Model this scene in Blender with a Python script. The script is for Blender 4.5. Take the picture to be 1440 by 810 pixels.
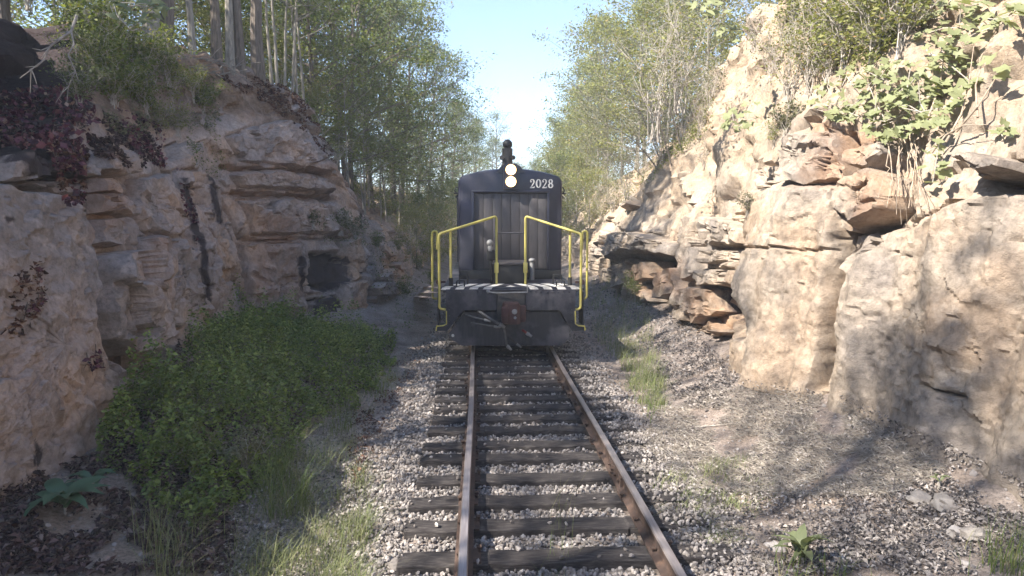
import bpy, bmesh, math, random
import numpy as np
from mathutils import Vector, Matrix, Euler
from mathutils.bvhtree import BVHTree

for o in list(bpy.data.objects): bpy.data.objects.remove(o)
scene = bpy.context.scene
C = scene.collection
R = math.radians

# ------------------------------------------------------------------ camera
FPX = 960.0                                   # focal length in photo pixels (1440 wide)
CAM = Vector((0.0, 0.0, 2.57))
cam_d = bpy.data.cameras.new('camera'); cam = bpy.data.objects.new('camera', cam_d); C.objects.link(cam)
cam_d.sensor_width = 36.0; cam_d.lens = FPX/1440*36
cam_d.clip_start = 0.05; cam_d.clip_end = 2000
cam.location = CAM
cam.rotation_euler = Euler((R(90-5.47), 0, R(-2.74)))
scene.camera = cam
CR = cam.rotation_euler.to_matrix()

# ------------------------------------------------------------------ sky, sun, exposure
SUN_EL = 45.0
SUN_AZ = 244.0                                # degrees clockwise from +Y: from the left, a little behind
world = bpy.data.worlds.new('World'); scene.world = world; world.use_nodes = True
wn = world.node_tree.nodes; wl = world.node_tree.links
sky = wn.new('ShaderNodeTexSky'); sky.sky_type = 'NISHITA'; sky.sun_disc = False
sky.sun_elevation = R(SUN_EL); sky.sun_rotation = R(SUN_AZ); sky.air_density = 1.0; sky.dust_density = .25; sky.ozone_density = 1.5; sky.altitude = 2000
wn['Background'].inputs['Strength'].default_value = 0.088
wl.new(sky.outputs[0], wn['Background'].inputs['Color'])
sd = bpy.data.lights.new('sun', 'SUN'); sd.energy = 4.0; sd.angle = R(0.6); sd.color = (1.0, .94, .84)
sun = bpy.data.objects.new('sun', sd); C.objects.link(sun)
sdir = Vector((math.sin(R(SUN_AZ))*math.cos(R(SUN_EL)), math.cos(R(SUN_AZ))*math.cos(R(SUN_EL)), math.sin(R(SUN_EL))))
sun.rotation_euler = sdir.to_track_quat('Z', 'Y').to_euler(); sun.location = sdir*60
scene.view_settings.view_transform = 'Standard'; scene.view_settings.look = 'None'
scene.view_settings.exposure = 2.15; scene.view_settings.gamma = 1.0
HAZE = 0.0025
scene.cycles.max_bounces = 6; scene.cycles.diffuse_bounces = 4; scene.cycles.transmission_bounces = 3
scene.cycles.transparent_max_bounces = 4; scene.cycles.volume_bounces = 0

# ------------------------------------------------------------------ pixel <-> world
def ray(px, py):
    return (CR @ Vector(((px-720)/FPX, (405-py)/FPX, -1.0))).normalized()
def at(px, py, Y):
    d = ray(px, py); return CAM + d*(Y/d.y)
def on_z(px, py, z):
    d = ray(px, py); return CAM + d*((z-CAM.z)/d.z)
CRI = np.array(CR.inverted())
def project(P):
    q = (P-np.array(CAM)) @ CRI.T
    w = np.maximum(-q[:, 2], .05)
    return 720+FPX*q[:, 0]/w, 405-FPX*q[:, 1]/w

# ------------------------------------------------------------------ noise (numpy)
rng = np.random.default_rng(11)
_perm = np.concatenate([rng.permutation(256)]*3)
_grad = rng.normal(size=(256, 3)); _grad /= np.linalg.norm(_grad, axis=1)[:, None]
def perlin(P):
    P = np.asarray(P, float); I = np.floor(P).astype(int); f = P-I; u = f*f*f*(f*(f*6-15)+10)
    I &= 255
    out = 0
    for dx in (0, 1):
        wx = u[:, 0] if dx else 1-u[:, 0]
        for dy in (0, 1):
            wy = u[:, 1] if dy else 1-u[:, 1]
            for dz in (0, 1):
                wz = u[:, 2] if dz else 1-u[:, 2]
                h = _perm[_perm[_perm[(I[:, 0]+dx) & 255]+((I[:, 1]+dy) & 255)]+((I[:, 2]+dz) & 255)]
                g = _grad[h]
                out = out+wx*wy*wz*(g[:, 0]*(f[:, 0]-dx)+g[:, 1]*(f[:, 1]-dy)+g[:, 2]*(f[:, 2]-dz))
    return out*1.6
def fbm(P, n=4, rough=.5):
    P = np.asarray(P, float); a = 1; s = 0
    for i in range(n):
        s = s+a*perlin(P*(2**i)+17.3*i); a *= rough
    return s
def cells(P):
    P = np.asarray(P, float); I = np.floor(P).astype(int); n = len(P)
    F1 = np.full(n, 9.); F2 = np.full(n, 9.); ID = np.zeros(n, int)
    for dx in (-1, 0, 1):
        for dy in (-1, 0, 1):
            for dz in (-1, 0, 1):
                J = I+np.array((dx, dy, dz)); K = J & 255
                h = _perm[_perm[_perm[K[:, 0]]+K[:, 1]]+K[:, 2]]
                q = J+np.stack([_perm[h]/255., _perm[h+71]/255., _perm[h+143]/255.], 1)*.8+.1
                d = np.linalg.norm(P-q, axis=1)
                m = d < F1
                F2 = np.where(m, F1, np.minimum(F2, d)); F1 = np.where(m, d, F1); ID = np.where(m, h, ID)
    return F1, F2, _perm[ID+33]/255.
def facets(P, amp, slope, seed=0.0):
    """broken planes: every cell gets its own offset and tilt; also the distance to the joint"""
    P = np.asarray(P, float)+seed; I = np.floor(P).astype(int); n = len(P)
    F1 = np.full(n, 9.); F2 = np.full(n, 9.); ID = np.zeros(n, int); D = np.zeros((n, 3))
    for dx in (-1, 0, 1):
        for dy in (-1, 0, 1):
            for dz in (-1, 0, 1):
                J = I+np.array((dx, dy, dz)); K = J & 255
                h = _perm[_perm[_perm[K[:, 0]]+K[:, 1]]+K[:, 2]]
                v = P-(J+np.stack([_perm[h]/255., _perm[h+71]/255., _perm[h+143]/255.], 1)*.8+.1)
                d = np.abs(v).max(1)*.5+np.linalg.norm(v, axis=1)*.5
                m = d < F1
                F2 = np.where(m, F1, np.minimum(F2, d)); F1 = np.where(m, d, F1); ID = np.where(m, h, ID); D = np.where(m[:, None], v, D)
    return amp*(_perm[ID+33]/255.-.5)*2+slope*(D*_grad[_perm[ID+90]]).sum(1), F2-F1
def sstep(a, b, x):
    t = np.clip((x-a)/(b-a), 0, 1); return t*t*(3-2*t)
def sd_poly(x, y, poly):
    """signed distance (negative inside) to a polygon"""
    d = np.full(len(x), 1e9); ins = np.zeros(len(x), bool); n = len(poly)
    for i in range(n):
        ax, ay = poly[i]; bx, by = poly[(i+1) % n]
        ex, ey = bx-ax, by-ay
        t = np.clip(((x-ax)*ex+(y-ay)*ey)/(ex*ex+ey*ey+1e-9), 0, 1)
        d = np.minimum(d, np.hypot(x-ax-t*ex, y-ay-t*ey))
        if ay != by: ins ^= ((ay > y) != (by > y)) & (x < ex*(y-ay)/(by-ay)+ax)
    return np.where(ins, -d, d)
def sd_line(x, y, pts):
    d = np.full(len(x), 1e9)
    for (ax, ay), (bx, by) in zip(pts[:-1], pts[1:]):
        ex, ey = bx-ax, by-ay
        t = np.clip(((x-ax)*ex+(y-ay)*ey)/(ex*ex+ey*ey+1e-9), 0, 1)
        d = np.minimum(d, np.hypot(x-ax-t*ex, y-ay-t*ey))
    return d

# ------------------------------------------------------------------ mesh helpers
def mesh_np(name, V, F, mat=None, smooth=False):
    V = np.asarray(V, np.float32); F = np.asarray(F, np.int32); k = F.shape[1]
    me = bpy.data.meshes.new(name)
    me.vertices.add(len(V)); me.vertices.foreach_set('co', V.ravel())
    me.loops.add(F.size); me.loops.foreach_set('vertex_index', F.ravel())
    me.polygons.add(len(F))
    me.polygons.foreach_set('loop_start', np.arange(0, F.size, k, dtype=np.int32))
    me.polygons.foreach_set('loop_total', np.full(len(F), k, np.int32))
    me.polygons.foreach_set('use_smooth', np.full(len(F), smooth))
    me.update(calc_edges=True); me.validate()
    if mat: me.materials.append(mat)
    return me
def link(name, me, parent=None, loc=None):
    o = bpy.data.objects.new(name, me); C.objects.link(o); o.parent = parent
    if loc is not None: o.location = loc
    return o
def tag(o, label=None, cat=None, group=None, kind=None):
    for k, v in (('label', label), ('category', cat), ('group', group), ('kind', kind)):
        if v: o[k] = v
    return o
def thing(name, loc, label, cat, group=None, rz=0):
    o = bpy.data.objects.new(name, None); C.objects.link(o); o.location = loc; o.rotation_euler.z = rz
    o.empty_display_size = .2
    return tag(o, label, cat, group)
class MB:
    """collects boxes, tubes, lathes; build() links them as one mesh object"""
    def __init__(s): s.v = []; s.f = []
    def add(s, V, F):
        n = len(s.v); s.v += [tuple(p) for p in V]; s.f += [tuple(i+n for i in f) for f in F]
    def box(s, x0, x1, y0, y1, z0, z1, b=0.0):
        bm = bmesh.new(); bmesh.ops.create_cube(bm, size=1)
        for v in bm.verts: v.co = Vector(((x0+x1)/2+v.co.x*(x1-x0), (y0+y1)/2+v.co.y*(y1-y0), (z0+z1)/2+v.co.z*(z1-z0)))
        if b: bmesh.ops.bevel(bm, geom=bm.edges[:], offset=b, segments=2, affect='EDGES', profile=.5)
        bm.verts.index_update()
        s.add([v.co[:] for v in bm.verts], [[v.index for v in f.verts] for f in bm.faces]); bm.free(); return s
    def tube(s, pts, r, n=8, cap=True):
        pts = [Vector(p) for p in pts]; rs = r if hasattr(r, '__len__') else [r]*len(pts)
        V = []; F = []; m = len(pts)
        t0 = (pts[1]-pts[0]).normalized(); a = t0.orthogonal().normalized()
        for i, p in enumerate(pts):
            t = (pts[min(i+1, m-1)]-pts[max(i-1, 0)]).normalized()
            a = (a-t*a.dot(t)); a = a.normalized() if a.length > 1e-5 else t.orthogonal().normalized(); b = t.cross(a)
            for k in range(n):
                w = 2*math.pi*k/n; V.append(p+(a*math.cos(w)+b*math.sin(w))*rs[i])
        for i in range(m-1):
            for k in range(n):
                F.append((i*n+k, i*n+(k+1) % n, (i+1)*n+(k+1) % n, (i+1)*n+k))
        if cap: F.append(tuple(range(n-1, -1, -1))); F.append(tuple((m-1)*n+k for k in range(n)))
        s.add(V, F); return s
    def lathe(s, prof, c, axis='Z', n=24):
        """prof: (radius, height) list"""
        V = []; F = []; m = len(prof)
        for r, h in prof:
            for k in range(n):
                w = 2*math.pi*k/n; x, y = r*math.cos(w), r*math.sin(w)
                V.append((c[0]+x, c[1]+y, c[2]+h) if axis == 'Z' else (c[0]+x, c[1]+h, c[2]+y) if axis == 'Y' else (c[0]+h, c[1]+x, c[2]+y))
        for i in range(m-1):
            for k in range(n): F.append((i*n+k, i*n+(k+1) % n, (i+1)*n+(k+1) % n, (i+1)*n+k))
        F.append(tuple(range(n))); F.append(tuple((m-1)*n+k for k in range(n)))
        s.add(V, F); return s
    def prism(s, poly, y0, y1):
        """poly of (x,z), extruded along y"""
        n = len(poly); V = [(x, y0, z) for x, z in poly]+[(x, y1, z) for x, z in poly]
        F = [tuple(range(n)), tuple(range(2*n-1, n-1, -1))]+[(i, n+i, n+(i+1) % n, (i+1) % n) for i in range(n)]
        s.add(V, F); return s
    def mesh(s, name, mat, smooth=False, angle=None):
        me = bpy.data.meshes.new(name); me.from_pydata(s.v, [], s.f); me.validate()
        bm = bmesh.new(); bm.from_mesh(me); bmesh.ops.recalc_face_normals(bm, faces=bm.faces); bm.to_mesh(me); bm.free()
        if mat: me.materials.append(mat)
        if smooth:
            me.polygons.foreach_set('use_smooth', [True]*len(me.polygons))
            me.set_sharp_from_angle(angle=R(angle or 38))
        return me
    def build(s, name, mat, parent=None, smooth=False, loc=None):
        return link(name, s.mesh(name, mat, smooth), parent, loc)

# ------------------------------------------------------------------ materials
def new_mat(name):
    m = bpy.data.materials.new(name); m.use_nodes = True
    nt = m.node_tree; return m, nt.nodes, nt.links, nt.nodes['Principled BSDF']
def N(nodes, typ, **kw):
    n = nodes.new(typ)
    for k, v in kw.items():
        if k in n.inputs.keys(): n.inputs[k].default_value = v
        else: setattr(n, k, v)
    return n
def noise(nodes, links, vec, scale, detail=6, rough=.55, stretch=None):
    if stretch:
        mp = N(nodes, 'ShaderNodeMapping'); mp.inputs['Scale'].default_value = stretch; links.new(vec, mp.inputs[0]); vec = mp.outputs[0]
    n = N(nodes, 'ShaderNodeTexNoise', Scale=scale, Detail=detail, Roughness=rough); links.new(vec, n.inputs['Vector']); return n.outputs['Fac']
def ramp(nodes, links, fac, stops):
    r = nodes.new('ShaderNodeValToRGB'); e = r.color_ramp.elements
    while len(e) < len(stops): e.new(.5)
    for el, (p, c) in zip(e, stops): el.position = p; el.color = (*c, 1) if len(c) == 3 else c
    links.new(fac, r.inputs[0]); return r.outputs[0]
def gray(a): return (a, a, a)
def mix(nodes, links, fac, a, b, blend='MIX'):
    m = nodes.new('ShaderNodeMix'); m.data_type = 'RGBA'; m.blend_type = blend
    for sock, val in ((m.inputs[0], fac), (m.inputs[6], a), (m.inputs[7], b)):
        if isinstance(val, (int, float)): sock.default_value = val
        elif isinstance(val, tuple): sock.default_value = (*val, 1)
        else: links.new(val, sock)
    return m.outputs[2]
def bump(nodes, links, h, strength, dist, bsdf):
    b = N(nodes, 'ShaderNodeBump', Strength=strength, Distance=dist); links.new(h, b.inputs['Height']); links.new(b.outputs[0], bsdf.inputs['Normal'])

def rock_mat(name, c_a, c_b, c_c, soil_a, soil_b):
    m, n, l, p = new_mat(name)
    geo = n.new('ShaderNodeNewGeometry').outputs['Position']
    big = noise(n, l, geo, .55, 5, .6)
    col = ramp(n, l, big, [(.38, c_a), (.5, c_b), (.62, c_c)])
    # vertical seep streaks
    st = noise(n, l, geo, 1.3, 6, .6, (2.2, 2.2, .22))
    col = mix(n, l, ramp(n, l, st, [(.53, gray(0)), (.72, gray(.5))]), col, tuple(.42*x for x in c_a))
    # lichen pale blotches
    li = noise(n, l, geo, 3.2, 8, .68)
    col = mix(n, l, ramp(n, l, li, [(.55, gray(0)), (.7, gray(.6))]), col, tuple(min(1, x*1.35+.03) for x in c_b))
    fine = noise(n, l, geo, 14, 8, .7)
    col = mix(n, l, .75, col, ramp(n, l, fine, [(.3, gray(.42)), (.5, gray(.95)), (.7, gray(1.25))]), 'MULTIPLY')
    at_ = N(n, 'ShaderNodeVertexColor', layer_name='paint'); sp = n.new('ShaderNodeSeparateColor'); l.new(at_.outputs[0], sp.inputs[0])
    brk = ramp(n, l, noise(n, l, geo, 2.6, 6, .6), [(.3, gray(.35)), (.6, gray(1.2))])
    def masked(ch):
        mm = N(n, 'ShaderNodeMath', operation='MULTIPLY'); l.new(sp.outputs[ch], mm.inputs[0]); l.new(brk, mm.inputs[1]); mm.use_clamp = True; return mm.outputs[0]
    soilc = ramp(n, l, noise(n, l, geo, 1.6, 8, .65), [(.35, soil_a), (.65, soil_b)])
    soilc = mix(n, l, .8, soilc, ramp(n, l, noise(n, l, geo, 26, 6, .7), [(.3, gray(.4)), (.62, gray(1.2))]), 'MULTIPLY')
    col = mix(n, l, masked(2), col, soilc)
    col = mix(n, l, masked(1), col, (.36, .16, .055))
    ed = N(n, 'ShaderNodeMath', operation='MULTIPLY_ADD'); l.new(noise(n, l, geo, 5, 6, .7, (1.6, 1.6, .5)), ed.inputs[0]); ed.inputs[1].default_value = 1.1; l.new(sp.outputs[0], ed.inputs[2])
    col = mix(n, l, ramp(n, l, ed.outputs[0], [(.70, gray(0)), (1.0, gray(.9))]), col, (.03, .022, .027))  # near-black for staining and for the shade painted into hollows
    l.new(col, p.inputs['Base Color'])
    p.inputs['Roughness'].default_value = .92; p.inputs['Specular IOR Level'].default_value = .2
    b1 = noise(n, l, geo, 12, 12, .75); b2 = noise(n, l, geo, 34, 6, .7, (1, 1, 2.5))
    ad = N(n, 'ShaderNodeMath', operation='MULTIPLY_ADD'); l.new(b2, ad.inputs[0]); ad.inputs[1].default_value = .35; l.new(b1, ad.inputs[2])
    bump(n, l, ad.outputs[0], .9, .045, p)
    return m
M = {}
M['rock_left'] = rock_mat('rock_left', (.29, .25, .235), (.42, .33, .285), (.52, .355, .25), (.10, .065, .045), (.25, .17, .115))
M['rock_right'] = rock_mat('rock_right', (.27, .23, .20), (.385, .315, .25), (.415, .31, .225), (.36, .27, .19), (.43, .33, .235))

def simple_mat(name, stops, scale=8, rough=.8, detail=6, metal=0, stretch=None, bmp=None, obj=False, spec=.4):
    m, n, l, p = new_mat(name)
    tc = n.new('ShaderNodeTexCoord').outputs['Object'] if obj else n.new('ShaderNodeNewGeometry').outputs['Position']
    f = noise(n, l, tc, scale, detail, .6, stretch)
    l.new(ramp(n, l, f, stops), p.inputs['Base Color'])
    p.inputs['Roughness'].default_value = rough; p.inputs['Metallic'].default_value = metal; p.inputs['Specular IOR Level'].default_value = spec
    if bmp: bump(n, l, noise(n, l, tc, bmp[0], 8, .65, stretch), bmp[1], bmp[2], p)
    return m
def island_mat(name, stops, rough=.75, trans=0.0, spec=.3, hue_noise=None, bmp=None):
    """colour picked per leaf / stone (mesh island)"""
    m, n, l, p = new_mat(name)
    g = n.new('ShaderNodeNewGeometry')
    col = ramp(n, l, g.outputs['Random Per Island'], stops)
    if hue_noise:
        col = mix(n, l, ramp(n, l, noise(n, l, g.outputs['Position'], hue_noise[0], 3), [(.4, gray(0)), (.62, gray(hue_noise[2]))]), col, hue_noise[1])
    l.new(col, p.inputs['Base Color']); p.inputs['Roughness'].default_value = rough; p.inputs['Specular IOR Level'].default_value = spec
    if bmp: bump(n, l, noise(n, l, g.outputs['Position'], bmp[0], 6, .65), bmp[1], bmp[2], p)
    if trans:
        t = n.new('ShaderNodeBsdfTranslucent'); l.new(mix(n, l, 1.0, col, (1.0, 1.0, .55), 'MULTIPLY'), t.inputs[0])
        ms = N(n, 'ShaderNodeMixShader', Fac=trans); l.new(p.outputs[0], ms.inputs[1]); l.new(t.outputs[0], ms.inputs[2])
        l.new(ms.outputs[0], n['Material Output'].inputs['Surface'])
    return m
M['leaf_a'] = island_mat('leaf_a', [(0, (.085, .12, .03)), (.5, (.15, .19, .05)), (.93, (.23, .25, .08)), (1, (.30, .21, .07))], .6, .45)
M['leaf_b'] = island_mat('leaf_b', [(0, (.08, .105, .045)), (.5, (.145, .175, .075)), (1, (.23, .25, .12))], .6, .45)
M['leaf_c'] = island_mat('leaf_c', [(0, (.16, .18, .06)), (.5, (.23, .245, .09)), (.95, (.31, .30, .12)), (1, (.34, .19, .08))], .6, .45)
M['leaf_grey'] = island_mat('leaf_grey', [(0, (.11, .12, .07)), (.6, (.18, .18, .11)), (1, (.25, .23, .14))], .7, .35)
M['leaf_cover'] = island_mat('leaf_cover', [(0, (.07, .10, .018)), (.5, (.18, .235, .042)), (1, (.34, .39, .095))], .5, .35, .45, (1.4, (.07, .13, .045), .4))
M['leaf_vine'] = island_mat('leaf_vine', [(0, (.14, .165, .085)), (.6, (.20, .225, .115)), (1, (.28, .295, .155))], .55, .4)
M['leaf_broad'] = island_mat('leaf_broad', [(0, (.05, .11, .055)), (1, (.09, .16, .09))], .5, .3, .4)
M['grass'] = island_mat('grass', [(0, (.08, .13, .03)), (.6, (.15, .19, .055)), (1, (.26, .25, .11))], .7, .35)
M['grass_pale'] = island_mat('grass_pale', [(0, (.12, .155, .06)), (.5, (.19, .215, .09)), (1, (.32, .31, .17))], .75, .3)
M['straw'] = island_mat('straw', [(0, (.26, .22, .185)), (.6, (.42, .37, .315)), (1, (.56, .51, .45))], .9, 0)
M['litter'] = island_mat('litter', [(0, (.035, .018, .016)), (.5, (.10, .045, .035)), (.85, (.20, .105, .07)), (1, (.34, .24, .17))], .85, .12)
M['litter_dark'] = island_mat('litter_dark', [(0, (.022, .016, .018)), (.55, (.065, .04, .042)), (.88, (.14, .09, .085)), (1, (.28, .22, .20))], .85, .1)
M['leaf_purple'] = island_mat('leaf_purple', [(0, (.035, .014, .024)), (.5, (.10, .03, .055)), (.85, (.21, .08, .10)), (1, (.38, .28, .22))], .6, .3)
M['litter_grey'] = island_mat('litter_grey', [(0, (.05, .045, .045)), (.45, (.20, .17, .155)), (1, (.46, .41, .37))], .9, 0)
M['bark'] = simple_mat('bark', [(.3, (.07, .055, .045)), (.7, (.20, .165, .135))], 9, .95, 8, 0, (3, 3, .5), (22, .8, .02))
M['bark_pale'] = simple_mat('bark_pale', [(.3, (.13, .115, .095)), (.7, (.32, .29, .245))], 9, .95, 8, 0, (3, 3, .5), (22, .6, .015))
M['twig'] = simple_mat('twig', [(.3, (.26, .225, .19)), (.7, (.50, .45, .39))], 12, .9)
M['deadwood'] = simple_mat('deadwood', [(.3, (.16, .14, .12)), (.7, (.30, .27, .24))], 14, .9, 6, 0, None, (40, .5, .01))
M['root'] = simple_mat('root', [(.3, (.20, .15, .11)), (.7, (.42, .34, .26))], 14, .9)
M['stone'] = island_mat('stone', [(0, (.11, .095, .086)), (.4, (.215, .19, .175)), (.8, (.30, .268, .25)), (1, (.42, .38, .35))], .9, 0, .25, None, (30, .6, .012))
M['stone_pale'] = simple_mat('stone_pale', [(.3, (.20, .175, .16)), (.7, (.38, .34, .30))], 9, .9, 8, 0, None, (30, .7, .02), False, .25)

# ------------------------------------------------------------------ layout of the cutting
TX = 0.63                                     # track centre line
def shift(y): return 0.0022*np.maximum(0, np.asarray(y, float)-30)**2
LEFT = np.array([  # y, base x,z, mid x,z, rock top x,z, crest x,z
 (-18, -4.2,.3, -4.4,1.8, -4.7,2.9, -7.2,5.6), (2, -4.1,.3, -4.35,1.6, -4.6,2.9, -6.6,5.3), (6, -4.05,.3, -4.25,1.6, -4.5,2.95, -6.3,5.3),
 (8, -4.3,.42, -4.45,2, -4.8,3.25, -6.7,5.9), (11, -4.6,.5, -4.8,2, -5.2,3.45, -7.2,6.4), (13, -4.9,.5, -5.1,2, -5.5,3.6, -7.0,6.2),
 (14.5, -5.3,.5, -5.4,2.2, -5.6,4.4, -6.7,6.3), (16, -4.4,.5, -4.55,2.2, -4.8,4.6, -5.7,6.2), (17, -3.8,.5, -4.0,2.2, -4.3,4.5, -5.1,6.0),
 (18, -3.25,.4, -3.5,2.2, -3.9,4.2, -4.8,5.9), (19.5, -3.0,.35, -3.2,2.2, -3.7,3.6, -4.6,5.4), (21.5, -2.9,.3, -3.15,1.6, -3.5,2.5, -5.0,4.4),
 (26, -3.0,.3, -3.2,1.4, -3.6,2.2, -5.5,4.2), (40, -3.2,.3, -3.4,1.4, -3.8,2.4, -6,4.5), (110, -3.2,.3, -3.4,1.4, -3.8,2.4, -6,4.5)])
RIGHT = np.array([
 (-18, 5,.35, 5.2,1.6, 5.5,2.8, 7.2,6.0), (3, 4.85,.35, 5.05,1.6, 5.3,2.8, 6.8,6.0), (5.8, 4.6,.4, 4.8,1.6, 5.05,2.85, 6.5,6.2),
 (8, 4.5,.4, 4.62,1.6, 4.85,2.95, 6.3,6.7), (9.2, 3.95,.4, 4.1,1.7, 4.5,3.2, 6.1,7.1), (10, 3.9,.4, 4.05,1.7, 4.6,3.2, 6.1,7.3),
 (10.8, 4.3,.4, 4.45,1.7, 4.75,3.0, 6.1,7.5), (12.5, 4.55,.4, 4.6,1.7, 4.8,2.7, 6.1,7.6), (15, 4.5,.4, 4.6,1.5, 4.8,2.4, 6.3,7.4),
 (18, 4.6,.4, 4.6,1.4, 4.8,2.3, 6.6,7.0), (22, 4.3,.4, 4.2,1.5, 4.6,2.2, 6.7,6.0), (26, 4.7,.4, 4.8,1.4, 5.1,2.2, 7,5.2),
 (35, 4.6,.4, 4.8,1.4, 5.2,2.0, 7.2,4.8), (110, 4.6,.4, 4.8,1.4, 5.2,2.0, 7.2,4.8)])
def base_line(T, y): return np.interp(y, T[:, 0], T[:, 1])

def floor_z(x, y):
    """height of the cutting floor at x, y (x measured before the curve shift)"""
    x = np.asarray(x, float); y = np.asarray(y, float)
    d = np.abs(x-TX)
    z = -.082-.10*sstep(1.45, 2.3, d)+.035*sstep(.80, 1.05, x-TX)
    bl = base_line(LEFT, y); br = base_line(RIGHT, y)
    tl = np.clip((-.9-x)/np.maximum(.5, -.9-bl), 0, 1.4); tr = np.clip((x-2.3)/np.maximum(.5, br-2.3), 0, 1.4)
    z = z+.55*tl**1.4+.60*tr**1.5
    P = np.stack([x, y, 0*x], 1)
    a = sstep(1.5, 2.6, d)
    z = z+a*(.07*fbm(P*.9, 4)+.03*fbm(P*4, 3))
    return z

# floor sheet -------------------------------------------------------
ys = np.concatenate([np.linspace(-18, 2.5, 30), np.arange(2.6, 24, .06), np.linspace(24.2, 112, 120)])
xs = np.arange(-8.0, 9.01, .06)
GX, GY = np.meshgrid(xs, ys); gx, gy = GX.ravel(), GY.ravel()
gz = floor_z(gx, gy)
V = np.stack([gx+shift(gy), gy, gz], 1); nx = len(xs)
ii = (np.arange(len(ys)-1)[:, None]*nx+np.arange(nx-1)[None]).ravel()
F = np.stack([ii, ii+1, ii+nx+1, ii+nx], 1)
def ground_mat():
    m, n, l, p = new_mat('ground_soil')
    g = n.new('ShaderNodeNewGeometry').outputs['Position']
    col = ramp(n, l, noise(n, l, g, 1.1, 8, .65), [(.32, (.19, .15, .13)), (.5, (.33, .27, .235)), (.66, (.43, .36, .31))])
    col = mix(n, l, ramp(n, l, noise(n, l, g, .5, 4), [(.5, gray(0)), (.66, gray(.6))]), col, (.36, .275, .205))
    col = mix(n, l, .85, col, ramp(n, l, noise(n, l, g, 30, 8, .75), [(.32, gray(.3)), (.6, gray(1.25))]), 'MULTIPLY')
    l.new(col, p.inputs['Base Color']); p.inputs['Roughness'].default_value = .95; p.inputs['Specular IOR Level'].default_value = .15
    bump(n, l, noise(n, l, g, 22, 10, .75), .9, .06, p)
    return m
M['ground'] = ground_mat()
M['far_ground'] = simple_mat('far_ground', [(.3, (.09, .075, .05)), (.7, (.16, .15, .08))], 2, .95, 8)
ground_me = mesh_np('cutting_floor', V, F, M['ground'], True)
tag(link('ground', ground_me), kind='structure')
FV = V; FF = F
far = MB()
far.add([(-900, -900, -.75), (900, -900, -.75), (900, 900, -.75), (-900, 900, -.75)], [(0, 1, 2, 3)])
tag(far.build('terrain', M['far_ground']), kind='structure')

# ------------------------------------------------------------------ cliffs
def macro(T, side, step_px):
    yy = [-18.0]
    fine = np.arange(-18, 110, .02); xb = base_line(T, fine); pxs, _ = project(np.stack([xb+shift(fine), fine, 0*fine+1.0], 1))
    seg = np.abs(np.diff(pxs)); ds = np.hypot(np.diff(fine), np.diff(xb))
    front = fine[1:] > 3.2
    want = np.where(front, np.maximum(seg/step_px, ds/.5), ds/.8); want = np.where(front, np.maximum(want, ds/.45), want)
    cum = np.concatenate([[0], np.cumsum(want)]); U = np.interp(np.arange(0, cum[-1], 1.0), cum, fine)
    cols = [np.interp(U, T[:, 0], T[:, k]) for k in range(1, 9)]
    def sm(a, n=9):
        k = np.ones(n)/n; return np.convolve(np.pad(a, n//2, 'edge'), k, 'valid')
    xb, zb, xm, zm, xt, zt, xc, zc = [sm(c) for c in cols]
    s = -1 if side == 'L' else 1
    pts = [(xb, zb-.9), (xb, zb), (xm, zm), (xt, zt), (xc, zc), (xc+s*6, zc+.9), (xc+s*60, zc+3.5)]
    cnt = [5, 46, 46, 60, 16, 8]
    rows = []; vv = []
    for i, c in enumerate(cnt):
        for k in range(c):
            t = k/c; a, b = pts[i], pts[i+1]
            rows.append((a[0]*(1-t)+b[0]*t, a[1]*(1-t)+b[1]*t)); vv.append(i+t)
    rows.append(pts[-1]); vv.append(6.0)
    X = np.array([r[0] for r in rows]); Z = np.array([r[1] for r in rows])     # rows x U
    for _ in range(5):                                                      # soften the profile kinks
        X[1:-1] = (X[:-2]+2*X[1:-1]+X[2:])/4; Z[1:-1] = (Z[:-2]+2*Z[1:-1]+Z[2:])/4
    Y = np.broadcast_to(U, X.shape)
    P = np.stack([X+shift(Y), Y, Z], -1)
    VV = np.broadcast_to(np.array(vv)[:, None], X.shape)
    return P, VV
def grid_faces(nr, nc, flip):
    i = (np.arange(nr-1)[:, None]*nc+np.arange(nc-1)[None]).ravel()
    F = np.stack([i, i+1, i+nc+1, i+nc], 1); return F[:, ::-1] if flip else F

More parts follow.
